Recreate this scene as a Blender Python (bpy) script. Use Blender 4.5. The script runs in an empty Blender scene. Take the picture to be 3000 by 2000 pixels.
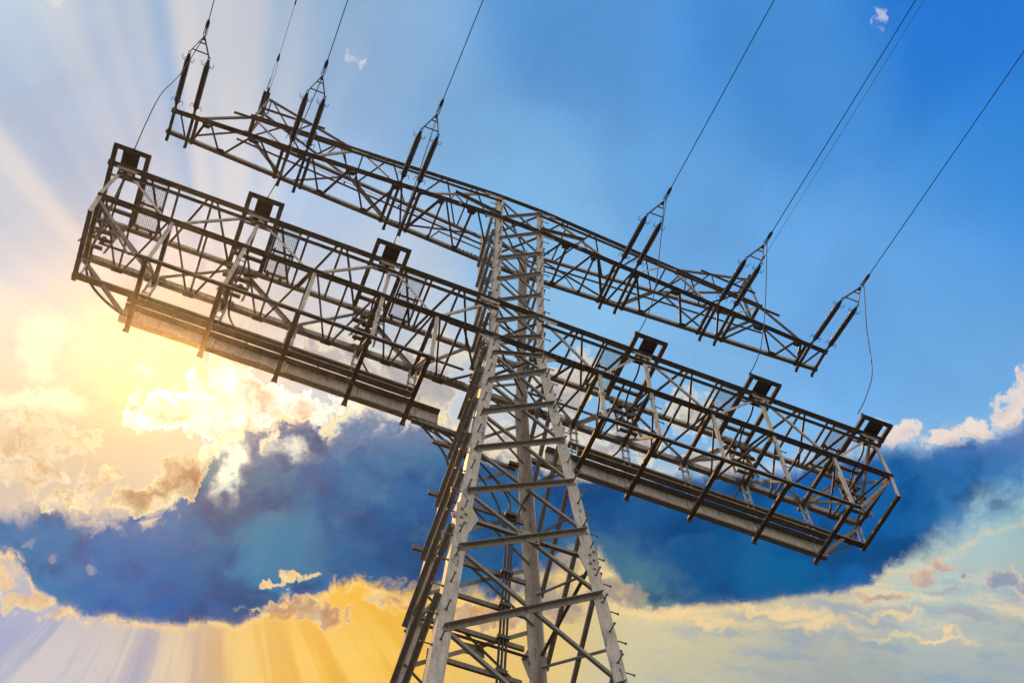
import bpy, bmesh, math, random
from mathutils import Vector, Matrix
random.seed(7)
H = 29.1                       # height of the lower cross-arm's bottom chords above the ground
sc = bpy.context.scene
COL = sc.collection

# ------------------------------------------------------------------ camera
cam_data = bpy.data.cameras.new("camera")
cam = bpy.data.objects.new("camera", cam_data); COL.objects.link(cam)
R3 = Matrix(((0.9304, -0.3281, -0.1632), (-0.3675, -0.8191, -0.4404), (0.0111, 0.4695, -0.8828)))
YAW, PITCH, ROLL = -0.3561, 1.0828, 0.0236
fwd = Vector((-math.sin(YAW) * math.cos(PITCH), math.cos(YAW) * math.cos(PITCH), math.sin(PITCH)))
r0 = Vector((math.cos(YAW), math.sin(YAW), 0)); u0 = r0.cross(fwd)
cr = math.cos(ROLL) * r0 + math.sin(ROLL) * u0
cu = -math.sin(ROLL) * r0 + math.cos(ROLL) * u0
rm = Matrix((cr, cu, -fwd)).transposed()
cam.matrix_world = Matrix.Translation((-5.2791, -14.4665, H - 27.5251)) @ rm.to_4x4()
cam_data.sensor_width = 36.0
cam_data.lens = 36.0 * 3515.94 / 3000.0
cam_data.clip_start = 0.1
cam_data.clip_end = 20000
sc.camera = cam
sc.render.resolution_x, sc.render.resolution_y = 1024, 682

# ------------------------------------------------------------------ exposure
sc.view_settings.view_transform = 'Standard'
sc.view_settings.look = 'None'
sc.view_settings.exposure = 0.0
sc.view_settings.gamma = 1.0

# ------------------------------------------------------------------ sun
SUN_EL, SUN_AZ = math.radians(57.0), math.radians(-11.2)      # azimuth from +Y towards +X
sdir = Vector((math.sin(SUN_AZ) * math.cos(SUN_EL), math.cos(SUN_AZ) * math.cos(SUN_EL), math.sin(SUN_EL)))
sun_data = bpy.data.lights.new("sun", 'SUN')
sun_data.energy = 2.4; sun_data.angle = math.radians(0.5); sun_data.color = (1.0, 0.52, 0.15)
sun = bpy.data.objects.new("sun", sun_data); COL.objects.link(sun)
sun.rotation_euler = sdir.to_track_quat('Z', 'Y').to_euler()
sun.location = (0, 0, 80)

# ------------------------------------------------------------------ world: evening sky with a cloud bank
def lin(c):
    out = []
    for v in c:
        v = v / 255.0
        out.append(v / 12.92 if v <= 0.04045 else ((v + 0.055) / 1.055) ** 2.4)
    return tuple(out) + (1.0,)

world = bpy.data.worlds.new("World"); sc.world = world
world.use_nodes = True
nt = world.node_tree
nt.nodes.clear()

class S:
    """a float socket with arithmetic"""
    def __init__(self, s): self.s = s
    def __add__(a, b): return m('ADD', a, b)
    def __radd__(a, b): return m('ADD', b, a)
    def __sub__(a, b): return m('SUBTRACT', a, b)
    def __rsub__(a, b): return m('SUBTRACT', b, a)
    def __mul__(a, b): return m('MULTIPLY', a, b)
    def __rmul__(a, b): return m('MULTIPLY', b, a)
    def __truediv__(a, b): return m('DIVIDE', a, b)

def put(inp, v):
    if isinstance(v, S): nt.links.new(v.s, inp)
    elif isinstance(v, bpy.types.NodeSocket): nt.links.new(v, inp)
    else: inp.default_value = v

def m(op, a, b=None, c=None, clamp=False):
    n = nt.nodes.new('ShaderNodeMath'); n.operation = op; n.use_clamp = clamp
    put(n.inputs[0], a)
    if b is not None: put(n.inputs[1], b)
    if c is not None: put(n.inputs[2], c)
    return S(n.outputs[0])

def clamp01(a): return m('ADD', a, 0.0, clamp=True)
def smooth(x, lo, hi):
    n = nt.nodes.new('ShaderNodeMapRange'); n.interpolation_type = 'SMOOTHSTEP'
    put(n.inputs['Value'], x); put(n.inputs['From Min'], lo); put(n.inputs['From Max'], hi)
    n.inputs['To Min'].default_value = 0.0; n.inputs['To Max'].default_value = 1.0
    return S(n.outputs['Result'])

def vm(op, a, b=None):
    n = nt.nodes.new('ShaderNodeVectorMath'); n.operation = op
    put(n.inputs[0], a)
    if b is not None: put(n.inputs[1], b)
    return n

def combine(x, y, z=0.0):
    n = nt.nodes.new('ShaderNodeCombineXYZ')
    put(n.inputs[0], x); put(n.inputs[1], y); put(n.inputs[2], z)
    return n.outputs[0]

def noise(vec, scale, detail=6.0, rough=0.55, lac=2.0, dist=0.0):
    n = nt.nodes.new('ShaderNodeTexNoise'); n.noise_dimensions = '2D'
    n.normalize = True
    put(n.inputs['Vector'], vec); n.inputs['Scale'].default_value = scale
    n.inputs['Detail'].default_value = detail; n.inputs['Roughness'].default_value = rough
    n.inputs['Lacunarity'].default_value = lac; n.inputs['Distortion'].default_value = dist
    return S(n.outputs['Fac'])

def mixc(f, a, b):
    n = nt.nodes.new('ShaderNodeMix'); n.data_type = 'RGBA'; n.clamp_factor = True
    put(n.inputs[0], f); put(n.inputs[6], a); put(n.inputs[7], b)
    return n.outputs[2]

def curve(x, pts, lo=0.0, hi=3.0, ylo=0.0, yhi=2.5):
    n = nt.nodes.new('ShaderNodeFloatCurve')
    put(n.inputs['Value'], clamp01((x - lo) * (1.0 / (hi - lo))))
    c = n.mapping.curves[0]
    pts = sorted(pts)
    P = [((px - lo) / (hi - lo), (py - ylo) / (yhi - ylo)) for px, py in pts]
    while len(c.points) < len(P): c.points.new(0.5, 0.5)
    for q, (a, b) in zip(c.points, P):
        q.location = (a, b); q.handle_type = 'AUTO_CLAMPED'
    n.mapping.update()
    return S(n.outputs['Value']) * (yhi - ylo) + ylo

tc = nt.nodes.new('ShaderNodeTexCoord')
DIR = tc.outputs['Generated']
A0 = fwd; AR = cr; AU = cu                    # camera axes, kept as the sky chart's fixed frame
dF = S(vm('DOT_PRODUCT', DIR, tuple(A0)).outputs['Value'])
dR = S(vm('DOT_PRODUCT', DIR, tuple(AR)).outputs['Value'])
dU = S(vm('DOT_PRODUCT', DIR, tuple(AU)).outputs['Value'])
dFc = m('MAXIMUM', dF, 0.3)
X = dR / dFc * 3.516 + 1.5                     # sky chart, 1 unit = 16 degrees
Y = 1.0 - dU / dFc * 3.516
XY = combine(X, Y)

def rbf(points, sig, wx=None):
    acc = None; wsum = None
    P = combine(wx[0], wx[1]) if wx else XY
    for (px, py, col) in points:
        d = S(vm('DISTANCE', P, (px, py, 0.0)).outputs['Value'])
        w = m('EXPONENT', d * d * (-1.0 / (sig * sig)))
        sc_ = nt.nodes.new('ShaderNodeVectorMath'); sc_.operation = 'SCALE'
        sc_.inputs[0].default_value = lin(col)[:3]; put(sc_.inputs['Scale'], w)
        if acc is None: acc, wsum = sc_.outputs[0], w
        else:
            acc = vm('ADD', acc, sc_.outputs[0]).outputs[0]; wsum = wsum + w
    inv = m('DIVIDE', 1.0, wsum + 1e-6)
    o = nt.nodes.new('ShaderNodeVectorMath'); o.operation = 'SCALE'
    nt.links.new(acc, o.inputs[0]); put(o.inputs['Scale'], inv)
    return o.outputs[0]

# domain warp so that colour patches are not round
w1 = noise(XY, 1.6, 3.0) - 0.5
w2 = noise(vm('ADD', XY, (7.3, 2.1, 0)).outputs[0], 1.6, 3.0) - 0.5
WX = X + w1 * 0.35; WY = Y + w2 * 0.35

CLEAR = [(0.05, 0.05, (186, 208, 226)), (0.45, 0.12, (140, 176, 214)), (0.25, 0.28, (158, 177, 210)), (0.84, 0.05, (112, 162, 206)), (1.0, 0.2, (164, 184, 213)), (1.15, 0.25, (118, 170, 216)),
         (1.7, 0.15, (86, 148, 212)), (2.25, 0.25, (70, 142, 214)), (2.85, 0.1, (36, 118, 208)), (2.9, 0.5, (54, 136, 216)),
         (0.05, 0.45, (192, 200, 216)), (0.4, 0.5, (158, 184, 218)), (0.9, 0.6, (166, 194, 226)), (1.5, 0.5, (122, 176, 222)),
         (2.0, 0.6, (102, 164, 224)), (2.75, 0.75, (98, 164, 228)), (2.5, 0.95, (106, 168, 230)), (0.02, 0.74, (204, 210, 222)), (0.3, 0.85, (232, 206, 182)),
         (0.1, 1.05, (244, 222, 186)), (0.45, 1.08, (206, 172, 132)), (0.75, 0.95, (222, 210, 200)), (1.1, 0.85, (192, 204, 222)),
         (1.7, 0.85, (136, 188, 228)), (2.2, 1.15, (128, 184, 232)), (2.8, 1.15, (112, 172, 226)), (1.2, 1.15, (196, 206, 214)),
         (0.36, 1.33, (206, 200, 182)), (0.3, 1.2, (206, 178, 138)), (0.05, 1.24, (242, 218, 176)), (0.55, 1.3, (214, 206, 186)), (0.05, 1.46, (206, 188, 180)), (0.3, 0.65, (192, 200, 220)), (0.12, 0.88, (246, 236, 222)), (2.9, 1.52, (134, 188, 208)), (2.75, 1.66, (196, 206, 190)),
         (0.05, 1.9, (172, 178, 206)), (0.3, 1.92, (176, 178, 200)), (0.5, 1.93, (206, 186, 168)), (0.75, 1.92, (248, 194, 88)),
         (1.1, 1.9, (246, 186, 66)), (1.5, 1.85, (236, 200, 118)), (1.95, 1.82, (230, 212, 158)), (2.0, 1.96, (172, 178, 168)),
         (2.4, 1.8, (206, 196, 168)), (2.45, 1.95, (140, 160, 170)), (2.95, 1.8, (196, 192, 172)), (2.9, 1.96, (136, 158, 178))]
sky = rbf(CLEAR, 0.22, (X + w1 * 0.22, Y + w2 * 0.16))
gr = noise(combine(X + w1 * 0.5, Y + w2 * 0.5), 2.6, 5.0, 0.5) - 0.5      # faint mottling of the high haze
n_ = nt.nodes.new('ShaderNodeVectorMath'); n_.operation = 'SCALE'
nt.links.new(sky, n_.inputs[0]); put(n_.inputs['Scale'], 1.0 + gr * 0.30 + (noise(XY, 70.0, 3.0, 0.7) - 0.5) * 0.10); sky = n_.outputs[0]

# crepuscular rays spreading from the hidden sun
SX, SY = 0.66, 1.22
ax_ = X - SX; ay_ = Y - SY
ang = m('ARCTAN2', ay_, ax_)
rad = m('SQRT', ax_ * ax_ + ay_ * ay_)
rn = noise(combine(ang * 1.0, rad * 0.10), 7.0, 4.0, 0.6)
rn2 = noise(combine(ang * 1.0, 4.0 + rad * 0.03), 3.4, 2.0, 0.5)
low = smooth(Y, 1.70, 1.92) * smooth(X, 1.55, 0.9)
beam = smooth(rn, 0.44, 0.62)
sky = mixc(beam * low * 0.48, sky, mixc(smooth(X, 0.25, 0.75), lin((240, 222, 200)), lin((255, 222, 132))))
sky = mixc(smooth(rn, 0.54, 0.34) * low * 0.34, sky, mixc(smooth(X, 0.3, 0.8), lin((122, 142, 196)), lin((214, 164, 92))))
up = smooth(Y, 1.2, 0.9) * smooth(X, 1.3, 0.5) * smooth(rad, 0.15, 0.6)
sky = mixc(smooth(rn2, 0.44, 0.66) * up * 0.55, sky, lin((252, 234, 216)))
sky = mixc(smooth(rn2, 0.50, 0.30) * up * smooth(rad, 0.4, 0.8) * 0.22, sky, lin((160, 182, 216)))

# --- shared cloud noise
def voro(vec, scale, detail=3.0, rough=0.5):
    n = nt.nodes.new('ShaderNodeTexVoronoi'); n.voronoi_dimensions = '2D'; n.feature = 'SMOOTH_F1'; n.normalize = True
    put(n.inputs['Vector'], vec); n.inputs['Scale'].default_value = scale; n.inputs['Detail'].default_value = detail
    n.inputs['Roughness'].default_value = rough; n.inputs['Smoothness'].default_value = 0.35
    return S(n.outputs['Distance'])
nwx = noise(XY, 7.0, 5.0, 0.6) - 0.5
nwy = noise(vm('ADD', XY, (3.7, 9.1, 0)).outputs[0], 7.0, 5.0, 0.6) - 0.5
nwx2 = noise(vm('ADD', XY, (1.3, 4.4, 0)).outputs[0], 22.0, 4.0, 0.6) - 0.5
nwy2 = noise(vm('ADD', XY, (6.1, 0.7, 0)).outputs[0], 22.0, 4.0, 0.6) - 0.5
WARP = combine(X + nwx * 0.16 + nwx2 * 0.035, Y + nwy * 0.16 + nwy2 * 0.035)
nb = noise(WARP, 6.0, 10.0, 0.62)
puff = 1.0 - voro(WARP, 14.0, 4.0, 0.55)
puff2 = 1.0 - voro(vm('ADD', WARP, (0.012, 0.012, 0)).outputs[0], 14.0, 4.0, 0.55)
fine = noise(WARP, 22.0, 8.0, 0.62)
edge_n = (nb - 0.5) * 2.3 + (puff - 0.62) * 0.7            # ragged, billowing outline
tone = noise(vm('ADD', WARP, (2.2, 5.5, 0)).outputs[0], 13.0, 6.0, 0.58)
wisp = noise(vm('MULTIPLY', WARP, (0.7, 1.8, 1)).outputs[0], 9.0, 9.0, 0.62)

BX = X + nwx * 0.20 + nwx2 * 0.06; BY = Y + nwy * 0.14 + nwy2 * 0.05
ridge = clamp01(1.0 - m('ABSOLUTE', (tone - 0.5)) * 9.0)
def blob(cx, cy, sx, sy, amp=1.0):
    a = (BX - cx) * (1.0 / sx); b = (BY - cy) * (1.0 / sy)
    return m('EXPONENT', (a * a + b * b) * -1.0) * amp

def total(bl):
    t = None
    for b in bl:
        v = blob(*b); t = v if t is None else m('MAXIMUM', t, v)
    return t

def cumulus(sky, blobs, lit, shade, soft=0.10, opac=0.97, amp=1.0, core=0.7, lumb=0.0, thr=0.45, slate=0.0):
    t0 = total(blobs)
    h = t0 + edge_n * amp * smooth(t0, 0.02, 0.45) - thr
    a = smooth(h, -0.02, soft + 0.14)
    lum = clamp01(m('EXPONENT', h * -3.2) * core + (1.0 - core) + (tone - 0.5) * 1.5 + (fine - 0.5) * 0.7 + lumb - 0.1)
    col = mixc(lum, shade, lit)
    if slate: col = mixc(smooth(h + (tone - 0.5) * 1.2, 0.18, 0.62) * slate, col, lin((112, 118, 140)))
    return mixc(a * opac, sky, col)

def wisps(sky, blobs, col, opac=0.7, lo=0.42, hi=0.75):
    dens = total(blobs) * (0.35 + wisp * 1.3)
    return mixc(smooth(dens, lo - 0.12, hi + 0.25) * opac, sky, col)

# --- far puffs behind and above the bank
sky = wisps(sky, [(0.12, 1.02, 0.07, 0.14), (0.10, 1.17, 0.20, 0.05), (0.42, 1.085, 0.04, 0.035)], lin((255, 252, 216)), 0.85)
sky = cumulus(sky, [(1.24, 1.12, 0.20, 0.14), (1.00, 1.04, 0.16, 0.07), (1.66, 1.16, 0.10, 0.14), (2.02, 1.22, 0.12, 0.08), (1.85, 1.30, 0.2, 0.05), (1.45, 1.3, 0.16, 0.1),
                    (2.1, 1.35, 0.12, 0.04)], lin((255, 240, 206)), lin((176, 174, 186)), 0.16, 0.96, 1.1, 0.7, 0.1, 0.45, 0.45)
sky = cumulus(sky, [(2.63, 1.27, 0.07, 0.04), (2.76, 1.28, 0.08, 0.03), (2.88, 1.25, 0.08, 0.04), (2.97, 1.19, 0.06, 0.07), (3.02, 1.12, 0.04, 0.05)],
              lin((255, 240, 220)), lin((214, 200, 204)), 0.16, 0.95, 0.6, 0.7)
sky = wisps(sky, [(1.036, 0.16, 0.014, 0.026), (1.06, 0.19, 0.02, 0.02), (2.592, 0.045, 0.016, 0.035), (2.575, 0.08, 0.012, 0.02), (0.165, 0.01, 0.03, 0.014)], lin((236, 230, 228)), 0.6, 0.35, 0.9)

sky = mixc(blob(0.66, 1.20, 0.30, 0.22) * 0.25, sky, lin((250, 226, 176)))
sky = cumulus(sky, [(0.64, 1.20, 0.18, 0.11), (0.70, 1.07, 0.08, 0.07), (0.52, 1.21, 0.14, 0.06), (0.86, 1.19, 0.18, 0.07), (0.70, 1.30, 0.14, 0.09)],
              (1.15, 1.13, 0.98, 1), lin((216, 132, 34)), 0.06, 1.0, 1.35, 0.85, 0.42, 0.40)
stk = noise(combine(X + nwx * 0.12 + Y * 0.5, Y * 4.2 + nwy * 0.30 - X * 0.55), 4.2, 8.0, 0.58)
sreg = smooth(X, 1.75, 2.2) * smooth(Y, 1.60, 1.76)
sky = mixc(smooth(stk, 0.50, 0.70) * sreg * smooth(Y, 1.93, 1.78) * 0.48, sky, lin((254, 222, 164)))
sky = mixc(smooth(stk, 0.52, 0.34) * sreg * 0.55, sky, lin((140, 162, 186)))
# --- the dark bank
TOP = [(0.0, 1.465), (0.15, 1.455), (0.3, 1.475), (0.42, 1.49), (0.5, 1.46), (0.56, 1.39), (0.62, 1.33), (0.70, 1.29), (0.8, 1.275), (0.88, 1.245), (0.97, 1.23), (1.08, 1.205), (1.2, 1.20),
       (1.35, 1.28), (1.5, 1.33), (1.65, 1.35), (1.8, 1.355), (2.0, 1.385), (2.2, 1.375), (2.4, 1.345), (2.6, 1.295), (2.75, 1.285), (2.88, 1.26), (3.0, 1.21)]
BOT = [(0.0, 1.62), (0.06, 1.66), (0.12, 1.745), (0.22, 1.80), (0.35, 1.82), (0.6, 1.838), (0.74, 1.82), (0.83, 1.765), (0.95, 1.74), (1.15, 1.755), (1.35, 1.77), (1.55, 1.74), (1.68, 1.68), (1.78, 1.70), (1.87, 1.785),
       (2.1, 1.785), (2.35, 1.757), (2.55, 1.715), (2.68, 1.66), (2.8, 1.595), (2.9, 1.55), (3.0, 1.51)]
cv = nb - 0.5
en = cv * 1.0 + (puff - 0.62) * 0.25
dt = Y - curve(X, TOP) + en * curve(X, [(0, .25), (0.5, 0.32), (0.9, .30), (1.15, 0.26), (1.7, 0.16), (2.3, .10), (3, .12)], ylo=0, yhi=1)
db = curve(X, BOT) - Y + cv * curve(X, [(0, .22), (0.3, 0.10), (0.7, 0.10), (0.9, 0.22), (1.7, 0.28), (1.95, 0.09), (2.3, .05), (2.6, .14), (3, .26)], ylo=0, yhi=1)
bank = smooth(dt, 0.0, curve(X, [(0, .10), (0.3, .09), (0.5, .05), (0.8, .035), (1.3, .05), (1.8, .05), (2.4, .05), (2.6, .06), (3, .05)], ylo=0, yhi=1)) \
    * smooth(db, -0.006, curve(X, [(0, .03), (0.3, .018), (0.8, .02), (1.0, .04), (1.7, .10), (1.95, .02), (2.5, .02), (2.75, .12), (3, .18)], ylo=0, yhi=1))
DARK = [(0.05, 1.55, (74, 112, 170)), (0.3, 1.58, (52, 104, 170)), (0.08, 1.66, (92, 124, 176)), (0.55, 1.72, (16, 92, 166)), (0.8, 1.74, (22, 100, 170)), (0.45, 1.55, (56, 106, 168)), (0.66, 1.5, (66, 110, 158)),
        (0.68, 1.36, (112, 122, 146)), (0.85, 1.32, (80, 104, 150)), (1.0, 1.42, (34, 92, 154)), (1.03, 1.52, (16, 88, 140)), (0.58, 1.64, (52, 108, 158)), (1.15, 1.27, (104, 128, 166)), (1.2, 1.5, (8, 84, 150)), (1.0, 1.62, (30, 92, 150)), (0.78, 1.62, (126, 146, 170)),
        (1.3, 1.7, (48, 98, 146)), (1.75, 1.70, (120, 128, 138)), (1.8, 1.5, (0, 80, 142)), (2.1, 1.55, (0, 82, 140)), (2.3, 1.68, (0, 96, 152)), (2.6, 1.58, (18, 94, 160)), (2.45, 1.45, (20, 94, 168)),
        (2.65, 1.42, (14, 92, 156)), (2.78, 1.38, (16, 94, 158)), (2.92, 1.40, (52, 108, 184)), (2.95, 1.30, (112, 132, 190)), (2.75, 1.31, (92, 122, 186)), (1.5, 1.62, (20, 86, 140)), (0.35, 1.78, (44, 104, 174)), (2.9, 1.52, (100, 140, 190))]
dark = rbf(DARK, 0.12, (X + w1 * 0.16 + nwx * 0.22, Y + w2 * 0.12 + nwy * 0.22))
sc2 = nt.nodes.new('ShaderNodeVectorMath'); sc2.operation = 'SCALE'
nt.links.new(dark, sc2.inputs[0]); put(sc2.inputs['Scale'], clamp01(0.77 + cv * 0.30 + (fine - 0.5) * 0.06) * 1.3)
dark = sc2.outputs[0]
lump = noise(combine(X + nwx * 0.12, Y * 1.25 + nwy * 0.12), 5.2, 6.0, 0.52)
lump2 = noise(combine(X + nwx * 0.08 + 5.0, Y * 1.4 + nwy * 0.08), 11.0, 6.0, 0.55)
dark = mixc(smooth(lump, 0.50, 0.70) * curve(X, [(0, .55), (0.7, .65), (1.2, .5), (1.8, .28), (2.4, .22), (3, .45)], ylo=0, yhi=1) * curve(Y, [(1.2, 1), (1.5, .55), (1.7, .4), (1.9, .3)], lo=1.2, hi=1.9, ylo=0, yhi=1), dark, lin((84, 126, 168)))
dark = mixc(smooth(lump, 0.52, 0.32) * 0.7, dark, lin((8, 64, 118)))
dark = mixc(smooth(lump2, 0.52, 0.74) * 0.42 * smooth(X, 2.6, 1.3) * smooth(Y, 1.75, 1.45), dark, lin((112, 136, 170)))
dark = mixc(smooth(X, 1.25, 0.5) * smooth(Y, 1.30, 1.46) * 0.92, dark, vm('MULTIPLY', dark, (0.20, 0.94, 1.0)).outputs[0])
dark = mixc(smooth(Y, 1.22, 1.38) * 0.9, dark, vm('MULTIPLY', dark, (0.40, 0.94, 0.97)).outputs[0])
# pale vapour veils drifting across the bank
dark = mixc(smooth(wisp, 0.46, 0.78) * smooth(X, 1.5, 0.9) * curve(Y, [(1.2, .4), (1.35, .26), (1.5, .12), (1.7, .10), (1.9, .2)], lo=1.2, hi=1.9, ylo=0, yhi=1), dark, lin((150, 160, 186)))
edge_top = m('EXPONENT', m('POWER', m('ABSOLUTE', dt * (1.0 / 0.022)), 1.3) * -1.0) * smooth(db, 0.0, 0.03) * smooth(fine, 0.36, 0.56)
edge_bot = m('EXPONENT', m('POWER', m('ABSOLUTE', db * (1.0 / 0.013)), 1.3) * -1.0) * smooth(dt, 0.0, 0.03) * smooth(fine, 0.34, 0.54)
warm = mixc(smooth(X, 1.3, 2.2), lin((255, 236, 176)), lin((246, 222, 196)))
sky = mixc(bank, sky, dark)
sky = mixc(edge_top * curve(X, [(0, .2), (0.4, .4), (0.6, .9), (0.7, 1.0), (1.1, .9), (1.6, .5), (2.3, .35), (3, .55)], ylo=0, yhi=1), sky, warm)
sky = mixc(edge_bot * curve(X, [(0, .8), (0.3, .8), (0.7, .8), (1.1, .8), (1.6, .6), (2.0, .35), (2.5, .2), (2.75, .4), (3, .3)], ylo=0, yhi=1), sky, lin((255, 214, 140)))

# small sunlit tatters inside the bank, low on the left
sky = cumulus(sky, [(0.10, 1.575, 0.03, 0.02), (0.19, 1.64, 0.022, 0.02), (0.26, 1.68, 0.03, 0.015)], lin((226, 206, 190)), lin((120, 140, 178)), 0.5, 0.55, 0.9, 0.7)
# --- puffs in front of the bank, lit gold and white
sky = cumulus(sky, [(0.02, 1.30, 0.16, 0.09), (0.22, 1.30, 0.07, 0.06), (0.10, 1.40, 0.16, 0.05), (0.22, 1.46, 0.06, 0.03)], (1.05, 0.98, 0.70, 1), lin((206, 150, 82)), 0.24, 0.92, 1.2, 0.75, 0.18, 0.45, 0.12)
sky = cumulus(sky, [(0.28, 1.41, 0.12, 0.06), (0.20, 1.46, 0.08, 0.035), (0.40, 1.46, 0.14, 0.045), (0.50, 1.39, 0.10, 0.07), (0.55, 1.44, 0.06, 0.04)], (1.05, 0.92, 0.56, 1), lin((168, 112, 50)), 0.12, 0.95, 1.3, 0.8, 0.14, 0.45, 0.22)
glow = blob(0.67, 1.36, 0.022, 0.075) + blob(0.70, 1.33, 0.03, 0.03) + blob(0.64, 1.19, 0.08, 0.06) * 0.8 + blob(0.87, 1.32, 0.045, 0.02) * 0.8
sky = mixc(clamp01(glow * (0.4 + nb * 1.2)), sky, lin((255, 252, 226)))
sky = cumulus(sky, [(0.87, 1.675, 0.05, 0.02), (0.82, 1.695, 0.05, 0.012)], lin((255, 236, 176)), lin((226, 170, 96)), 0.2, 0.95, 0.8, 0.6)
sky = cumulus(sky, [(0.95, 1.79, 0.22, 0.035), (1.15, 1.77, 0.14, 0.04), (0.84, 1.77, 0.10, 0.02), (1.4, 1.8, 0.2, 0.035)], (1.04, 0.92, 0.55, 1), lin((218, 144, 62)), 0.30, 0.95, 1.3, 0.8, 0.08, 0.45, 0.35)
sky = cumulus(sky, [(0.02, 1.69, 0.06, 0.06), (0.07, 1.76, 0.08, 0.04), (0.16, 1.81, 0.10, 0.02)], lin((255, 234, 176)), lin((216, 170, 128)), 0.3, 0.9, 1.0, 0.8, 0.1)
sky = cumulus(sky, [(1.78, 1.73, 0.11, 0.06), (1.62, 1.75, 0.1, 0.07), (1.68, 1.66, 0.08, 0.06)], lin((250, 210, 146)), lin((150, 138, 134)), 0.4, 0.85, 0.8, 0.9)
sky = wisps(sky, [(1.95, 1.80, 0.22, 0.03), (2.25, 1.79, 0.2, 0.02), (2.1, 1.83, 0.12, 0.02), (2.4, 1.83, 0.16, 0.025), (2.62, 1.80, 0.10, 0.02), (2.7, 1.87, 0.2, 0.015)], lin((252, 216, 156)), 0.75, 0.4, 0.8)
sky = cumulus(sky, [(2.93, 1.685, 0.07, 0.045), (2.83, 1.67, 0.03, 0.016), (2.99, 1.73, 0.05, 0.05)], lin((250, 216, 178)), lin((140, 152, 178)), 0.2, 0.9, 0.8, 0.9)
sky = cumulus(sky, [(2.68, 1.695, 0.06, 0.03), (2.58, 1.74, 0.08, 0.02), (2.74, 1.655, 0.04, 0.02)], lin((248, 206, 160)), lin((176, 150, 150)), 0.3, 0.8, 0.9, 0.8)
sky = wisps(sky, [(2.78, 1.725, 0.09, 0.014), (2.62, 1.79, 0.12, 0.012), (2.85, 1.815, 0.15, 0.018), (2.5, 1.79, 0.1, 0.01)], lin((170, 170, 176)), 0.8, 0.4, 0.8)

# --- the rest of the heavens
nish = nt.nodes.new('ShaderNodeTexSky'); nish.sky_type = 'NISHITA'; nish.sun_disc = False
nish.sun_elevation = SUN_EL; nish.sun_rotation = SUN_AZ
bg_far = nt.nodes.new('ShaderNodeBackground'); nt.links.new(nish.outputs[0], bg_far.inputs[0]); bg_far.inputs[1].default_value = 0.12
sepd = nt.nodes.new('ShaderNodeSeparateXYZ'); nt.links.new(DIR, sepd.inputs[0])
back_fill_sky = mixc(smooth(noise(combine(dR, dU), 2.5, 5.0), 0.38, 0.58), lin((150, 176, 206)), lin((255, 240, 216)))  # bright cloud added out of view to light the near steel
bg_back = nt.nodes.new('ShaderNodeBackground'); nt.links.new(back_fill_sky, bg_back.inputs[0]); bg_back.inputs[1].default_value = 1.6
mb = nt.nodes.new('ShaderNodeMixShader'); put(mb.inputs[0], smooth(S(sepd.outputs[1]), 0.35, -0.4) * 0.85)
nt.links.new(bg_far.outputs[0], mb.inputs[1]); nt.links.new(bg_back.outputs[0], mb.inputs[2])
bg_sky = nt.nodes.new('ShaderNodeBackground'); nt.links.new(sky, bg_sky.inputs[0]); bg_sky.inputs[1].default_value = 1.0
ms = nt.nodes.new('ShaderNodeMixShader'); put(ms.inputs[0], smooth(dF, 0.62, 0.82))
nt.links.new(mb.outputs[0], ms.inputs[1]); nt.links.new(bg_sky.outputs[0], ms.inputs[2])
wo = nt.nodes.new('ShaderNodeOutputWorld'); nt.links.new(ms.outputs[0], wo.inputs[0])
world.cycles.sampling_method = 'MANUAL'; world.cycles.sample_map_resolution = 512

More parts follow.
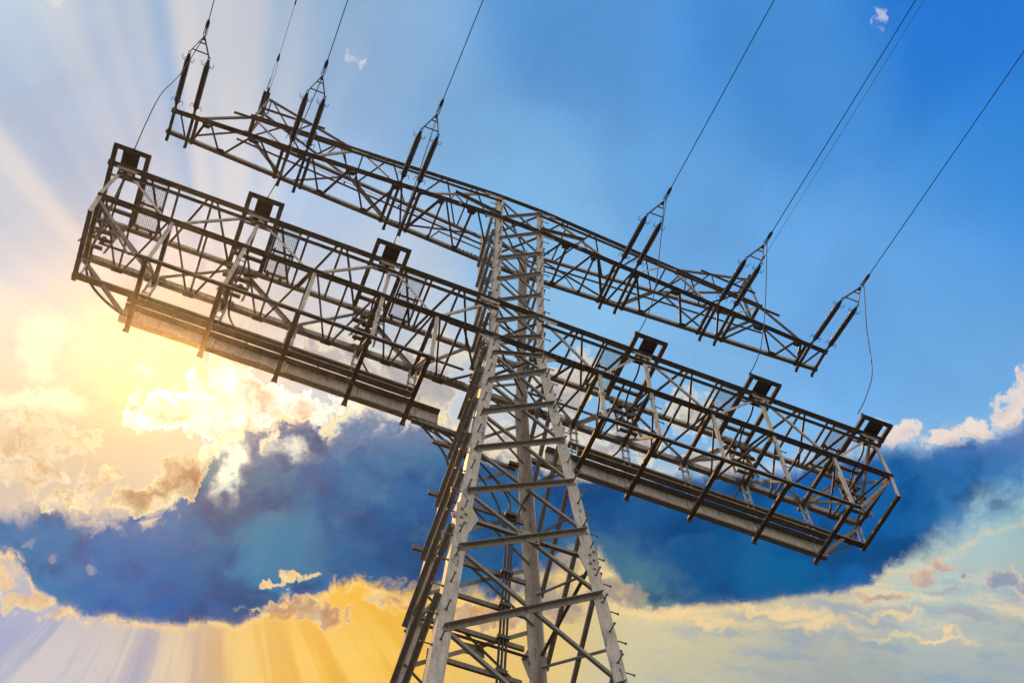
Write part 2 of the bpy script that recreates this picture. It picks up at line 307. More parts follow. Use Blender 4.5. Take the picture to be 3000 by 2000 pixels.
# ------------------------------------------------------------------ materials
def material(name, base, rough=0.55, metal=0.0, var=0.25, spots=None, scale=6.0, spot_thr=0.62, spot_scale=9.0):
    mt = bpy.data.materials.new(name); mt.use_nodes = True
    t = mt.node_tree; b = t.nodes['Principled BSDF']
    b.inputs['Roughness'].default_value = rough; b.inputs['Metallic'].default_value = metal
    co = t.nodes.new('ShaderNodeTexCoord')
    no = t.nodes.new('ShaderNodeTexNoise'); no.inputs['Scale'].default_value = scale; no.inputs['Detail'].default_value = 8; no.inputs['Roughness'].default_value = 0.65
    t.links.new(co.outputs['Object'], no.inputs['Vector'])
    rp = t.nodes.new('ShaderNodeValToRGB'); rp.color_ramp.elements[0].position = 0.3; rp.color_ramp.elements[1].position = 0.7
    lo = tuple(c * (1 - var) for c in base) + (1,); hi = tuple(min(1, c * (1 + var)) for c in base) + (1,)
    rp.color_ramp.elements[0].color = lo; rp.color_ramp.elements[1].color = hi
    t.links.new(no.outputs['Fac'], rp.inputs[0]); col = rp.outputs[0]
    if spots:
        n2 = t.nodes.new('ShaderNodeTexNoise'); n2.inputs['Scale'].default_value = spot_scale; n2.inputs['Detail'].default_value = 7; n2.inputs['Roughness'].default_value = 0.7
        mp = t.nodes.new('ShaderNodeMapping'); mp.inputs['Scale'].default_value = (1, 1, 0.28); mp.inputs['Location'].default_value = (3.1, 1.7, 0.4)
        t.links.new(co.outputs['Object'], mp.inputs['Vector']); t.links.new(mp.outputs[0], n2.inputs['Vector'])
        r2 = t.nodes.new('ShaderNodeValToRGB'); r2.color_ramp.elements[0].position = spot_thr; r2.color_ramp.elements[1].position = spot_thr + 0.03
        r2.color_ramp.elements[0].color = (0, 0, 0, 1); r2.color_ramp.elements[1].color = (1, 1, 1, 1)
        t.links.new(n2.outputs['Fac'], r2.inputs[0])
        mx = t.nodes.new('ShaderNodeMix'); mx.data_type = 'RGBA'
        t.links.new(r2.outputs[0], mx.inputs[0]); t.links.new(col, mx.inputs[6]); mx.inputs[7].default_value = spots + (1,)
        col = mx.outputs[2]
    # dirt runs down the members
    n3 = t.nodes.new('ShaderNodeTexNoise'); n3.inputs['Scale'].default_value = 3.2; n3.inputs['Detail'].default_value = 9; n3.inputs['Roughness'].default_value = 0.72
    mp3 = t.nodes.new('ShaderNodeMapping'); mp3.inputs['Scale'].default_value = (5.0, 5.0, 0.5)
    t.links.new(co.outputs['Object'], mp3.inputs['Vector']); t.links.new(mp3.outputs[0], n3.inputs['Vector'])
    r3 = t.nodes.new('ShaderNodeValToRGB'); r3.color_ramp.elements[0].position = 0.33; r3.color_ramp.elements[1].position = 0.58
    r3.color_ramp.elements[0].color = (0.52, 0.47, 0.41, 1); r3.color_ramp.elements[1].color = (1.06, 1.05, 1.04, 1)
    t.links.new(n3.outputs['Fac'], r3.inputs[0])
    mu = t.nodes.new('ShaderNodeMix'); mu.data_type = 'RGBA'; mu.blend_type = 'MULTIPLY'; mu.inputs[0].default_value = 0.8
    t.links.new(col, mu.inputs[6]); t.links.new(r3.outputs[0], mu.inputs[7]); col = mu.outputs[2]
    t.links.new(col, b.inputs['Base Color'])
    rm_ = t.nodes.new('ShaderNodeMapRange'); t.links.new(no.outputs['Fac'], rm_.inputs[0])
    rm_.inputs[3].default_value = max(0.05, rough - 0.15); rm_.inputs[4].default_value = min(1, rough + 0.15)
    t.links.new(rm_.outputs[0], b.inputs['Roughness'])
    return mt

M_STEEL = material('shaded_steel_paint', (0.235, 0.195, 0.15), 0.6, 0.0, 0.30, (0.16, 0.12, 0.085), 5.0, 0.66, 7.0)  # pylon paint darkened to put underside shade into the arm colour
M_LEG = material('lit_leg_paint', (0.54, 0.485, 0.42), 0.6, 0.0, 0.15, (0.13, 0.19, 0.25), 5.0, 0.605, 4.5)  # same paint lightened, putting skylight into legs and front flats
M_CHORD = material('lit_chord_paint', (0.42, 0.37, 0.31), 0.6, 0.0, 0.25, (0.18, 0.14, 0.10), 5.0, 0.66, 7.0)  # same paint lightened so the far chords' fronts look lit
M_BRACE = material('darker_brace_paint', (0.27, 0.238, 0.20), 0.58, 0.0, 0.2, (0.15, 0.13, 0.11), 5.0, 0.67, 8.0)  # same paint, toned darker so bracing reads against the pale legs
M_DARK = material('weathered_dark_steel', (0.12, 0.10, 0.08), 0.65, 0.0, 0.3)
M_BOLT = material('galvanised_bolt', (0.20, 0.18, 0.155), 0.5, 0.3, 0.25)
M_INS = material('brown_porcelain', (0.17, 0.122, 0.09), 0.2, 0.0, 0.2)
M_WIRE = material('weathered_aluminium_wire', (0.07, 0.062, 0.055), 0.5, 0.3, 0.2)
M_CABLE = material('black_cable_sheath', (0.018, 0.017, 0.016), 0.45, 0.0, 0.2)
M_MESH = material('expanded_metal', (0.26, 0.23, 0.2), 0.6, 0.2, 0.2)
M_GROUND = material('dark_meadow_soil', (0.011, 0.009, 0.006), 0.95, 0.0, 0.35, None, 0.05)

# ------------------------------------------------------------------ mesh helpers (z = 0 is the lower arm's bottom chord level)
def V(p): return Vector((p[0], p[1], p[2] + H))
def frame(p, q, a):
    d = (q - p).normalized(); a = Vector(a); a = (a - d * a.dot(d))
    if a.length < 1e-6: a = d.orthogonal()
    a.normalize(); return d, a, d.cross(a)

def sweep(bm, p, q, prof, a, b):
    p, q = V(p), V(q)
    d, A, B = frame(p, q, a)
    if B.dot(Vector(b)) < 0: B = -B
    r1 = [bm.verts.new(p + A * x + B * y) for x, y in prof]
    r2 = [bm.verts.new(q + A * x + B * y) for x, y in prof]
    n = len(prof)
    for i in range(n):
        j = (i + 1) % n
        bm.faces.new((r1[i], r1[j], r2[j], r2[i]))
    bm.faces.new(r1[::-1]); bm.faces.new(r2)

def angle(bm, p, q, a, b, w=0.08, w2=None, t=0.012):
    w2 = w if w2 is None else w2
    sweep(bm, p, q, [(0, 0), (w, 0), (w, t), (t, t), (t, w2), (0, w2)], a, b)
def rect(bm, p, q, a, b, wa, wb, oa=None, ob=None):
    oa = -wa / 2 if oa is None else oa; ob = -wb / 2 if ob is None else ob
    sweep(bm, p, q, [(oa, ob), (oa + wa, ob), (oa + wa, ob + wb), (oa, ob + wb)], a, b)
def channel(bm, p, q, a, b, w=0.12, h=0.05, t=0.012):
    # web along a, flanges pointing along b
    sweep(bm, p, q, [(-w / 2, 0), (w / 2, 0), (w / 2, h), (w / 2 - t, h), (w / 2 - t, t), (-w / 2 + t, t), (-w / 2 + t, h), (-w / 2, h)], a, b)
def tube(bm, pts, r, n=8, raw=False):
    P = [Vector(p) if raw else V(p) for p in pts]
    rings = []; prev = None
    for i, p in enumerate(P):
        d = (P[min(i + 1, len(P) - 1)] - P[max(i - 1, 0)]).normalized()
        if prev is None: a = d.orthogonal().normalized()
        else:
            a = prev - d * prev.dot(d); a.normalize()
        prev = a; b = d.cross(a)
        rr = r[i] if isinstance(r, (list, tuple)) else r
        rings.append([bm.verts.new(p + (a * math.cos(k * 2 * math.pi / n) + b * math.sin(k * 2 * math.pi / n)) * rr) for k in range(n)])
    for s, e in zip(rings, rings[1:]):
        for k in range(n):
            bm.faces.new((s[k], s[(k + 1) % n], e[(k + 1) % n], e[k]))
    bm.faces.new(rings[0][::-1]); bm.faces.new(rings[-1])
def plate(bm, pts, nrm, t=0.014):
    nrm = Vector(nrm).normalized() * t / 2
    a = [bm.verts.new(V(p) - nrm) for p in pts]; b = [bm.verts.new(V(p) + nrm) for p in pts]
    n = len(pts)
    for i in range(n):
        j = (i + 1) % n; bm.faces.new((a[i], a[j], b[j], b[i]))
    bm.faces.new(a[::-1]); bm.faces.new(b)
def bolt(bm, c, nrm, r=0.022, h=0.03):
    nrm = Vector(nrm).normalized(); c = Vector(c)
    tube(bm, [c - nrm * 0.005, c + nrm * h], r, 6)
def spline(pts, k=8):
    P = [Vector(p) for p in pts]; out = []
    for i in range(len(P) - 1):
        p0 = P[max(i - 1, 0)]; p1 = P[i]; p2 = P[i + 1]; p3 = P[min(i + 2, len(P) - 1)]
        for s in range(k):
            t = s / k
            out.append(0.5 * ((2 * p1) + (-p0 + p2) * t + (2 * p0 - 5 * p1 + 4 * p2 - p3) * t * t + (-p0 + 3 * p1 - 3 * p2 + p3) * t ** 3))
    out.append(P[-1]); return out
def obj(name, bm, mat, parent=None, smooth_=False):
    bmesh.ops.recalc_face_normals(bm, faces=bm.faces)
    me = bpy.data.meshes.new(name); bm.to_mesh(me); bm.free()
    if smooth_:
        for p in me.polygons: p.use_smooth = True
    me.materials.append(mat)
    o = bpy.data.objects.new(name, me); COL.objects.link(o)
    if parent: o.parent = parent
    return o
def obj_split(name, bm, mat, parent):
    # every plate with its own bolts becomes one object
    bm.verts.index_update(); seen = set(); comps = []
    for v in bm.verts:
        if v in seen: continue
        st = [v]; seen.add(v); c = []
        while st:
            x = st.pop(); c.append(x)
            for e in x.link_edges:
                y = e.other_vert(x)
                if y not in seen: seen.add(y); st.append(y)
        comps.append(c)
    def cen(c): return sum((v.co for v in c), Vector()) / len(c)
    big = [c for c in comps if len(c) <= 10]; small = [c for c in comps if len(c) > 10]
    groups = [[c] for c in big]; cb = [cen(c) for c in big]
    for c in small:
        k = cen(c); i = min(range(len(big)), key=lambda j: (cb[j] - k).length); groups[i].append(c)
    for gr_ in groups:
        nb_ = bmesh.new(); mp = {}
        for c in gr_:
            for v in c: mp[v] = nb_.verts.new(v.co)
        fs = {f for c in gr_ for v in c for f in v.link_faces}
        for f in fs: nb_.faces.new([mp[v] for v in f.verts])
        obj(name, nb_, mat, parent)
    bm.free()
def tag(o, label=None, cat=None, group=None, kind=None):
    if label: o['label'] = label
    if cat: o['category'] = cat
    if group: o['group'] = group
    if kind: o['kind'] = kind
    return o
def one(name, mat, parent, fn, *a, **k):
    bm = bmesh.new(); fn(bm, *a, **k); return obj(name, bm, mat, parent)
NB = bmesh.new

# ------------------------------------------------------------------ ground
g = NB()
s_ = 6000
vs = [g.verts.new((x, y, 0)) for x, y in ((-s_, -s_), (s_, -s_), (s_, s_), (-s_, s_))]; g.faces.new(vs)
tag(obj('ground', g, M_GROUND), 'dry grassy ground under the pylon', 'ground', kind='structure')

# ------------------------------------------------------------------ haze volume added to imitate a lens-flare glow
hz = NB(); bmesh.ops.create_cube(hz, size=1.0)
for v in hz.verts: v.co = Vector((v.co.x * 12400, v.co.y * 12400, -1.0 if v.co.z < 0 else 42.5))
mh = bpy.data.materials.new('flare_haze'); mh.use_nodes = True; mh.node_tree.nodes.clear()
pv = mh.node_tree.nodes.new('ShaderNodeVolumePrincipled'); mo = mh.node_tree.nodes.new('ShaderNodeOutputMaterial')
pv.inputs['Color'].default_value = (1.0, 0.93, 0.84, 1); pv.inputs['Density'].default_value = 0.00034; pv.inputs['Anisotropy'].default_value = 0.94
mh.node_tree.links.new(pv.outputs[0], mo.inputs['Volume'])
tag(obj('haze', hz, mh), 'thin haze added to stand in for the warm lens-flare glow', 'haze', kind='stuff')

# ------------------------------------------------------------------ the pylon
pylon = bpy.data.objects.new('power_pylon', None); COL.objects.link(pylon)
tag(pylon, 'tall grey steel lattice power pylon with two long cross-arms seen from below', 'pylon')
YN, YF = -0.70, 0.80          # tower faces at arm level: near face and far face
def wx(z): return 0.75 - 0.0770 * z if z < 0 else 0.75 + 0.006 * z
def yn(z): return -wx(z) + 0.04
def yf(z): return wx(z) + 0.04
ZT, ZU = 9.8, 7.98
BOTTOM = -H

leg_objs = {}
def leg(sx, sy):
    bm = NB()
    def pt(z): return (sx * wx(z), yn(z) if sy < 0 else yf(z), z)
    angle(bm, pt(0.0), pt(ZT + 0.05), (-sx, 0, 0), (0, -sy, 0), 0.215, 0.215, 0.022)
    angle(bm, pt(BOTTOM), pt(0.0), (-sx, 0, 0), (0, -sy, 0), 0.27, 0.27, 0.026)
    # splice plates with bolts
    for z0, hgt, big in ((-9.0, 0.85, True), (0.0, 0.45, False)):
        x, y, z = pt(z0)
        yo = y - 0.012 if sy < 0 else y + 0.012
        nrm = (0, sy, 0)
        w = 0.42 if big else 0.26
        plate(bm, [(x + sx * 0.0, yo, z - hgt / 2), (x - sx * 0.26, yo, z - hgt / 2), (x - sx * w, yo, z + 0.05), (x - sx * 0.26, yo, z + hgt / 2), (x, yo, z + hgt / 2)], nrm, 0.02)
        for k in range(5 if big else 3):
            bolt(bm, (x - sx * (0.08 + 0.08 * (k % 2)), yo + sy * 0.012, z - hgt / 2 + 0.12 + k * (hgt - 0.2) / 5), nrm, 0.034 if big else 0.026, 0.045)
        xo = x + sx * 0.012
        plate(bm, [(xo, y, z - hgt / 2), (xo, y - sy * 0.26, z - hgt / 2), (xo, y - sy * 0.26, z + hgt / 2), (xo, y, z + hgt / 2)], (1, 0, 0), 0.02)
        for k in range(4):
            bolt(bm, (xo + sx * 0.012, y - sy * (0.08 + 0.08 * (k % 2)), z - hgt / 2 + 0.14 + k * hgt / 5), (sx, 0, 0), 0.034 if big else 0.026, 0.045)
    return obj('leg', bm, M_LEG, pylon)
for sx in (-1, 1):
    for sy in (-1, 1):
        leg_objs[sx, sy] = leg(sx, sy)

# step bolts on the two near legs: those on the outside and those on the front flange
def step(bm, p, d, L=0.19):
    d = Vector(d).normalized(); p = Vector(p)
    tube(bm, [p, p + d * L], 0.014, 6); tube(bm, [p + d * L, p + d * (L + 0.022)], 0.026, 6)
    tube(bm, [p, p + d * 0.02], 0.026, 6)
zs = [9.35 - 0.82 * i for i in range(28)]
rest = NB()
for i, z in enumerate(zs):
    for sx in (-1, 1):
        for front in (True, False):
            zz = z - (0.0 if front else 0.12)
            if front: p, d = (sx * (wx(zz) - 0.11), yn(zz), zz), (0.0, -1, 0.05)
            else: p, d = (sx * wx(zz), yn(zz) + 0.06, zz), (sx, 0, 0)
            if i < 6: step(rest, p, d)
            else:
                bm = NB(); step(bm, p, d); obj('step_bolt', bm, M_BOLT, leg_objs[sx, -1])
tag(obj('step_bolts', rest, M_BOLT, leg_objs[-1, -1]), kind='stuff')

# face bracing
ZN = [9.62, 8.02, 6.41, 4.95, 3.50, 2.12, 0.95, -0.08]
ZN2 = [-0.15, -1.0, -2.72, -4.45, -6.22, -8.03, -10.07, -12.48, -15.2, -18.3, -21.6, -25.2, -28.6]
def face_pt(f, s, z, inset=0.0):
    if f == 'near': return Vector((s * (wx(z) - inset), yn(z) - 0.004, z))
    if f == 'far': return Vector((s * (wx(z) - inset), yf(z) + 0.004, z))
    if f == 'left': return Vector((-wx(z) - 0.004, (yn(z) + inset) if s < 0 else (yf(z) - inset), z))
    if f == 'right': return Vector((wx(z) + 0.004, (yn(z) + inset) if s < 0 else (yf(z) - inset), z))
OUT = {'near': (0, -1, 0), 'far': (0, 1, 0), 'left': (-1, 0, 0), 'right': (1, 0, 0)}
def brace_panel(f, zt, zb, big):
    o = Vector(OUT[f]); w = 0.105 if big else 0.085
    # outer strut: rises from s=-1 at the bottom to s=+1 at the top (side faces: falls from near to far)
    a, b = (-1, 1) if f in ('near', 'far') else (1, -1)
    p, q = face_pt(f, a, zb, 0.10), face_pt(f, b, zt, 0.10)
    bm = NB()
    angle(bm, p + o * 0.008, q + o * 0.008, (0, 0, -1), o, w, w, 0.012)
    c = (p + q) / 2
    for t in (0.03, 0.5, 0.97):
        bolt(bm, p.lerp(q, t) + o * 0.02 + Vector((0, 0, -w * 0.5)), o, 0.02, 0.022)
    obj('strut', bm, M_BRACE, pylon)
    p, q = face_pt(f, b, zb, 0.13), face_pt(f, a, zt, 0.13)
    bm = NB()
    w2 = 0.065 if big else 0.055
    angle(bm, p - o * 0.016, q - o * 0.016, (0, 0, 1), -o, w2, w2, 0.01)
    obj('diagonal', bm, M_BRACE, pylon)
for f in ('near', 'far'):
    for Zs in (ZN, ZN2):
        for zt, zb in zip(Zs, Zs[1:]):
            brace_panel(f, zt, zb, zb < -1.5)
ZS = [9.0, 7.2, 5.7, 4.2, 2.8, 1.5, 0.5]
ZS2 = [-0.6, -1.9, -3.6, -5.4, -7.2, -9.2, -11.45, -14.0, -16.8, -20, -23.5, -27.2]
for f in ('left', 'right'):
    for Zs in (ZS, ZS2):
        for zt, zb in zip(Zs, Zs[1:]):
            brace_panel(f, zt, zb, zb < -1.5)
# horizontal ties and centre plates at the leg splice
for f in ('near', 'far'):
    o = Vector(OUT[f]); z = -8.95
    p, q = face_pt(f, -1, z, 0.3), face_pt(f, 1, z, 0.3)
    bm = NB(); angle(bm, p - o * 0.03, q - o * 0.03, (0, 0, 1), -o, 0.075, 0.075, 0.01); obj('tie', bm, M_BRACE, pylon)
    cz = -8.98 if f == 'near' else -9.1
    c = face_pt(f, 0, cz); bm = NB()
    plate(bm, [c + o * 0.022 + Vector((x, 0, zz)) for x, zz in ((-0.24, 0.13), (0.2, 0.17), (0.24, -0.14), (-0.2, -0.17))], o, 0.014)
    for x, zz in ((-.17, .07), (.16, .1), (.17, -.08), (-.15, -.1), (0, 0)):
        bolt(bm, c + o * 0.03 + Vector((x, 0, zz)), o, 0.022, 0.025)
    obj('gusset_plate', bm, M_BRACE, pylon)
for sx in (-1, 1):
    z = -8.95; bm = NB()
    angle(bm, (sx * (wx(z) - 0.02), yn(z) + 0.2, z), (sx * (wx(z) - 0.02), yf(z) - 0.2, z), (0, 0, 1), (-sx, 0, 0), 0.075, 0.075, 0.01)
    obj('tie', bm, M_BRACE, pylon)
for z in (ZT - 0.05, ZU, 2.0, 0.0):       # flat bracing crosses inside the mast at arm levels
    bm = NB(); w = wx(z) - 0.08
    angle(bm, (-w, -w, z), (w, w, z), (0.7, -0.7, 0), (0, 0, 1), 0.06); angle(bm, (-w, w, z - 0.07), (w, -w, z - 0.07), (0.7, 0.7, 0), (0, 0, 1), 0.06)
    obj('plan_brace', bm, M_BRACE, pylon)

# ---- upper cross-arm ------------------------------------------------------
XT, XTOP = 11.28, 9.1
def u1(x): return -0.80 + (abs(x) - 0.8) * (0.46 / 10.4)
def u2(x): return 0.80 - (abs(x) - 0.8) * (0.46 / 10.4)
def t1(x): return -0.80 + (abs(x) - 0.8) * (0.42 / 8.3)
def t2(x): return 0.78 - (abs(x) - 0.8) * (0.58 / 8.3)
def near_chord(bm, p, q, w=0.13):     # flat flange towards the line, upright at the back, stepped underside
    h = w
    sweep(bm, p, q, [(-w * 0.55, 0.02), (0, 0.02), (0, 0), (w * 0.45, 0), (w * 0.45, h), (w * 0.45 - 0.013, h), (w * 0.45 - 0.013, 0.033), (-w * 0.55, 0.033)], (0, 1, 0), (0, 0, 1))
def far_chord(bm, p, q, w=0.13, hv=0.14):
    sweep(bm, p, q, [(0, 0), (w, 0), (w, 0.014), (0.014, 0.014), (0.014, hv), (0, hv)], (0, 1, 0), (0, 0, 1))
bm = NB()
for s in (-1, 1):
    near_chord(bm, (s * 0.8, u1(0.8), ZU), (s * XT, u1(XT), ZU), 0.15)
    near_chord(bm, (s * 0.8, t1(0.8), ZT), (s * 9.17, t1(9.17), ZT), 0.12)
    angle(bm, (s * 9.13, t1(9.1) + 0.02, ZT - 0.01), (s * 10.5, u1(10.5) + 0.05, ZU + 0.15), (0, 1, 0), (s * 0.8, 0, 0.6), 0.075, 0.075)
    angle(bm, (s * 9.13, t2(9.1) - 0.0, ZT - 0.01), (s * 10.5, u2(10.5) - 0.05, ZU + 0.15), (0, -1, 0), (s * 0.8, 0, 0.6), 0.075, 0.075)
near_chord(bm, (-0.8, u1(0.8), ZU), (0.8, u1(0.8), ZU), 0.15)
near_chord(bm, (-0.8, t1(0.8), ZT), (0.8, t1(0.8), ZT), 0.12)
far_chord(bm, (-0.8, u2(0.8), ZU), (0.8, u2(0.8), ZU), 0.12, 0.15)
far_chord(bm, (-0.8, t2(0.8), ZT), (0.8, t2(0.8), ZT), 0.10, 0.12)
# splice cover strips beside the mast, with bolt rows
for s in (-1, 1):
    for fn, z, y_ in ((u1, ZU, 0.03), (u2, ZU, 0.05)):
        rect(bm, (s * 0.85, fn(0.85) + y_, z - 0.012), (s * 1.75, fn(1.75) + y_, z - 0.012), (0, 1, 0), (0, 0, 1), 0.08, 0.012)
        for k in range(6):
            x = 0.95 + k * 0.14
            for yy in (-0.03, 0.05): bolt(bm, (s * x, fn(x) + yy, z - 0.018), (0, 0, -1), 0.02, 0.025)
    for k in range(5):
        x = 0.95 + k * 0.14; bolt(bm, (s * x, u2(x) - 0.03, ZU + 0.08), (0, -1, 0), 0.022, 0.03)
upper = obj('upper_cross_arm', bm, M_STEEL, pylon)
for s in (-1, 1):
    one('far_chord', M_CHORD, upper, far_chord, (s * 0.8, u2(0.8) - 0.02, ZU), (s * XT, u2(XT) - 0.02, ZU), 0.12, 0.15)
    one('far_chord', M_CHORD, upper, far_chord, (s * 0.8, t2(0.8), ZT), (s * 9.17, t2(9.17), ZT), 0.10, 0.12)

def bar(name, parent, p, q, a=(0, 1, 0), b=(0, 0, 1), w=0.06, w2=None, mat=None, t=0.01):
    bm = NB(); angle(bm, p, q, a, b, w, w2, t); return obj(name, bm, mat or M_STEEL, parent)
zb_ = ZU + 0.035
for s in (-1, 1):
    def U1(x, dz=0): return (s * x, u1(x) + 0.06, zb_ + dz)
    def U2(x, dz=0): return (s * x, u2(x) - 0.02, zb_ + dz)
    bl = [((1.45, 1), (0.85, 2, 0.25), .06), ((1.63, 1), (1.66, 2), .075), ((1.77, 2), (2.50, 1), .06), ((2.61, 1), (2.62, 2), .06), ((2.71, 1), (3.40, 2), .09),
          ((3.60, 2), (3.97, 1), .06), ((4.11, 1), (4.76, 2), .07), ((4.9, 2), (5.48, 1), .06), ((5.68, 1), (6.22, 2), .08), ((6.38, 2), (6.86, 1), .06),
          ((7.13, 1), (7.52, 2), .07), ((7.80, 2), (8.52, 1), .06), ((8.83, 1), (9.45, 2), .065), ((9.66, 2), (10.07, 1), .06), ((10.25, 1), (10.48, 2), .08), ((10.72, 2), (11.0, 1), .05)]
    for (xa, ka, *ya), (xb, kb, *yb), w in bl:
        p = U1(xa) if ka == 1 else U2(xa); q = U1(xb) if kb == 1 else U2(xb)
        if ya: p = (p[0], ya[0], p[2])
        if yb: q = (q[0], yb[0], q[2])
        bar('bottom_lattice_bar', upper, p, q, (1, 0, 0), (0, 0, 1), w, 0.05)
    # node gussets under the bottom plane
    bm = NB()
    for x, k, wd in ((1.62, 1, .32), (2.62, 1, .22), (5.58, 1, .36), (8.68, 1, .40), (10.15, 1, .30), (4.83, 2, .26), (6.3, 2, .26), (9.55, 2, .30), (1.7, 2, .22), (2.62, 2, .12), (4.1, 1, .3), (7.2, 1, .2)):
        y = u1(x) + 0.07 if k == 1 else u2(x) + 0.0; e = 0.13 if k == 1 else -0.12
        z = ZU - 0.006
        plate(bm, [(s * (x - wd / 2), y, z), (s * (x + wd / 2), y, z), (s * (x + wd * 0.32), y + e, z), (s * (x - wd * 0.32), y + e, z)], (0, 0, 1), 0.012)
    obj_split('gusset_plate', bm, M_STEEL, upper)
    # cross-beams carrying the insulator strings
    for x, comp in ((3.49, 3.35), (4.02, 4.20), (7.06, 6.90), (7.59, 7.76), (10.60, 10.46), (11.18, None)):
        bm = NB()
        z = ZU - 0.03
        channel(bm, (s * x, u1(x) - 0.13, z), (s * x, u2(x) + 0.24, z), (1, 0, 0), (0, 0, 1), 0.09, 0.07)
        plate(bm, [(s * x, u1(x) - 0.20, z - 0.07), (s * x, u1(x) + 0.0, z - 0.1), (s * x, u1(x) + 0.04, z + 0.1), (s * x, u1(x) - 0.18, z + 0.07)], (1, 0, 0), 0.02)
        plate(bm, [(s * x - 0.05, u2(x) + 0.2, z), (s * x + 0.05, u2(x) + 0.2, z), (s * x + 0.05, u2(x) + 0.3, z - 0.04), (s * x - 0.05, u2(x) + 0.3, z - 0.04)], (0, 0, 1), 0.012)
        obj('string_beam', bm, M_STEEL, upper)
        if comp:
            bm = NB()
            channel(bm, (s * comp, u1(comp) + 0.05, z), (s * comp, u2(comp) + 0.12, z), (1, 0, 0), (0, 0, 1), 0.10, 0.07)
            obj('stiffener_beam', bm, M_STEEL, upper)
    # top plane
    def T1(x): return (s * x, t1(x) + 0.05, ZT + 0.03)
    def T2(x): return (s * x, t2(x) + 0.03, ZT + 0.03)
    for p, q in ((T1(1.57), (s * 0.9, 0.1, ZT + .03)), (T1(1.71), T2(1.72)), (T1(2.57), T2(1.81)), (T1(2.73), T2(3.53)), (T1(4.42), T2(3.64)), (T1(4.64), T2(5.31)), (T1(5.43), T2(5.42)),
                 (T1(6.2), T2(5.55)), (T1(6.35), T2(7.1)), (T1(8.0), T2(7.2)), (T1(8.15), T2(8.95))):
        bar('top_lattice_bar', upper, p, q, (1, 0, 0), (0, 0, 1), 0.05)
    bm = NB(); channel(bm, (s * 9.05, t1(9.05) - 0.02, ZT - 0.01), (s * 9.05, t2(9.05) + 0.12, ZT - 0.01), (1, 0, 0), (0, 0, 1), 0.12, 0.06); obj('end_beam', bm, M_STEEL, upper)
    # near face
    def n_(xt, xb, w=0.085):
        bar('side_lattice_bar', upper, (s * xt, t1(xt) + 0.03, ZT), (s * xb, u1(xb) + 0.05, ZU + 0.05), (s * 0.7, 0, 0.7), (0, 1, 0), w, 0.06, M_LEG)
    n_(1.05, 3.25); n_(5.36, 4.05); n_(5.65, 6.9); n_(9.0, 7.65)
    def nseg(a, b, w, out=False):
        bar('side_lattice_bar', upper, a, b, (0, 0, -1), (0, -1 if out else 1, 0), w, w)
    nd = (s * 2.24, -0.75, 8.80)
    nseg((s * 0.68, -0.80, 8.22), nd, 0.10, True); nseg(nd, (s * 2.42, -0.72, 8.02), 0.055); nseg(nd, (s * 1.74, -0.74, 8.02), 0.055)
    bm = NB()
    for x in (0.92, 5.5):
        y = t1(x) + 0.02
        plate(bm, [(s * (x - 0.32), y, ZT + 0.03), (s * (x - 0.25), y, ZT - 0.14), (s * (x + 0.27), y, ZT - 0.14), (s * (x + 0.33), y, ZT + 0.03)], (0, 1, 0), 0.012)
        for k in (-.2, 0, .2): bolt(bm, (s * (x + k), y - 0.01, ZT - 0.07), (0, -1, 0), 0.02, 0.02)
    x = 0.92; y = u1(x) + 0.04
    plate(bm, [(s * (x - 0.33), y, ZU + 0.0), (s * (x - 0.3), y, ZU - 0.16), (s * (x + 0.2), y, ZU - 0.16), (s * (x + 0.3), y, ZU)], (0, 1, 0), 0.012)
    obj_split('gusset_plate', bm, M_LEG, upper)
    # far face
    def f_(xt, xb, w=0.11):
        bar('side_lattice_bar', upper, (s * xt, t2(xt) + 0.02, ZT), (s * xb, u2(xb) + 0.0, ZU + 0.08), (s * 0.7, 0, 0.7), (0, -1, 0), w, 0.07)
    f_(1.0, 3.62, 0.13); f_(5.35, 3.98, 0.13); f_(5.63, 7.15, 0.12); f_(8.95, 7.45, 0.12)
    nd = (s * 2.28, 0.75, 8.95)
    nseg(nd, (s * 2.57, 0.72, 8.07), 0.06); nseg((s * 0.8, 0.75, 8.75), nd, 0.05)
    bm = NB()
    plate(bm, [(s * 3.45, u2(3.8) - 0.02, ZU), (s * 3.5, u2(3.8) - 0.02, ZU + 0.22), (s * 4.1, u2(3.8) - 0.02, ZU + 0.22), (s * 4.2, u2(3.8) - 0.02, ZU)], (0, 1, 0), 0.012)
    for k in range(4): bolt(bm, (s * (3.6 + k * 0.13), u2(3.8) - 0.03, ZU + 0.12), (0, -1, 0), 0.028, 0.03)
    obj_split('gusset_plate', bm, M_STEEL, upper)
    # hand rails along the two faces
    bar('hand_rail', upper, (s * 0.68, -0.83, 9.26), (s * 9.62, u1(9.62) - 0.10, 9.18), (0, -1, 0), (0, 0, -1), 0.07, 0.05)
    bar('hand_rail', upper, (s * 0.8, 0.72, 9.0), (s * 9.3, 0.22, 9.0), (0, -1, 0), (0, 0, -1), 0.05, 0.05)
    # small identification tag hanging from the chord
    bm = NB(); plate(bm, [(s * 2.0, u1(2) - 0.08, ZU - 0.0), (s * 2.08, u1(2) - 0.08, ZU), (s * 2.08, u1(2) - 0.08, ZU - 0.18), (s * 2.0, u1(2) - 0.08, ZU - 0.18)], (0, 1, 0), 0.006)
    obj('hanging_tag', bm, M_BOLT, upper)

    # earth-wire peak on the arm's top
    ZP = 12.0; XP = 9.0; ypn, ypf = -0.36, 0.16
    bm = NB()
    angle(bm, (s * 9.1, t1(9.1), ZT + 0.05), (s * XP, ypn, ZP), (-s, 0, 0), (0, 1, 0), 0.09, 0.07)
    angle(bm, (s * 9.1, t2(9.1) + 0.05, ZT + 0.05), (s * XP, ypf, ZP), (-s, 0, 0), (0, -1, 0), 0.09, 0.07)
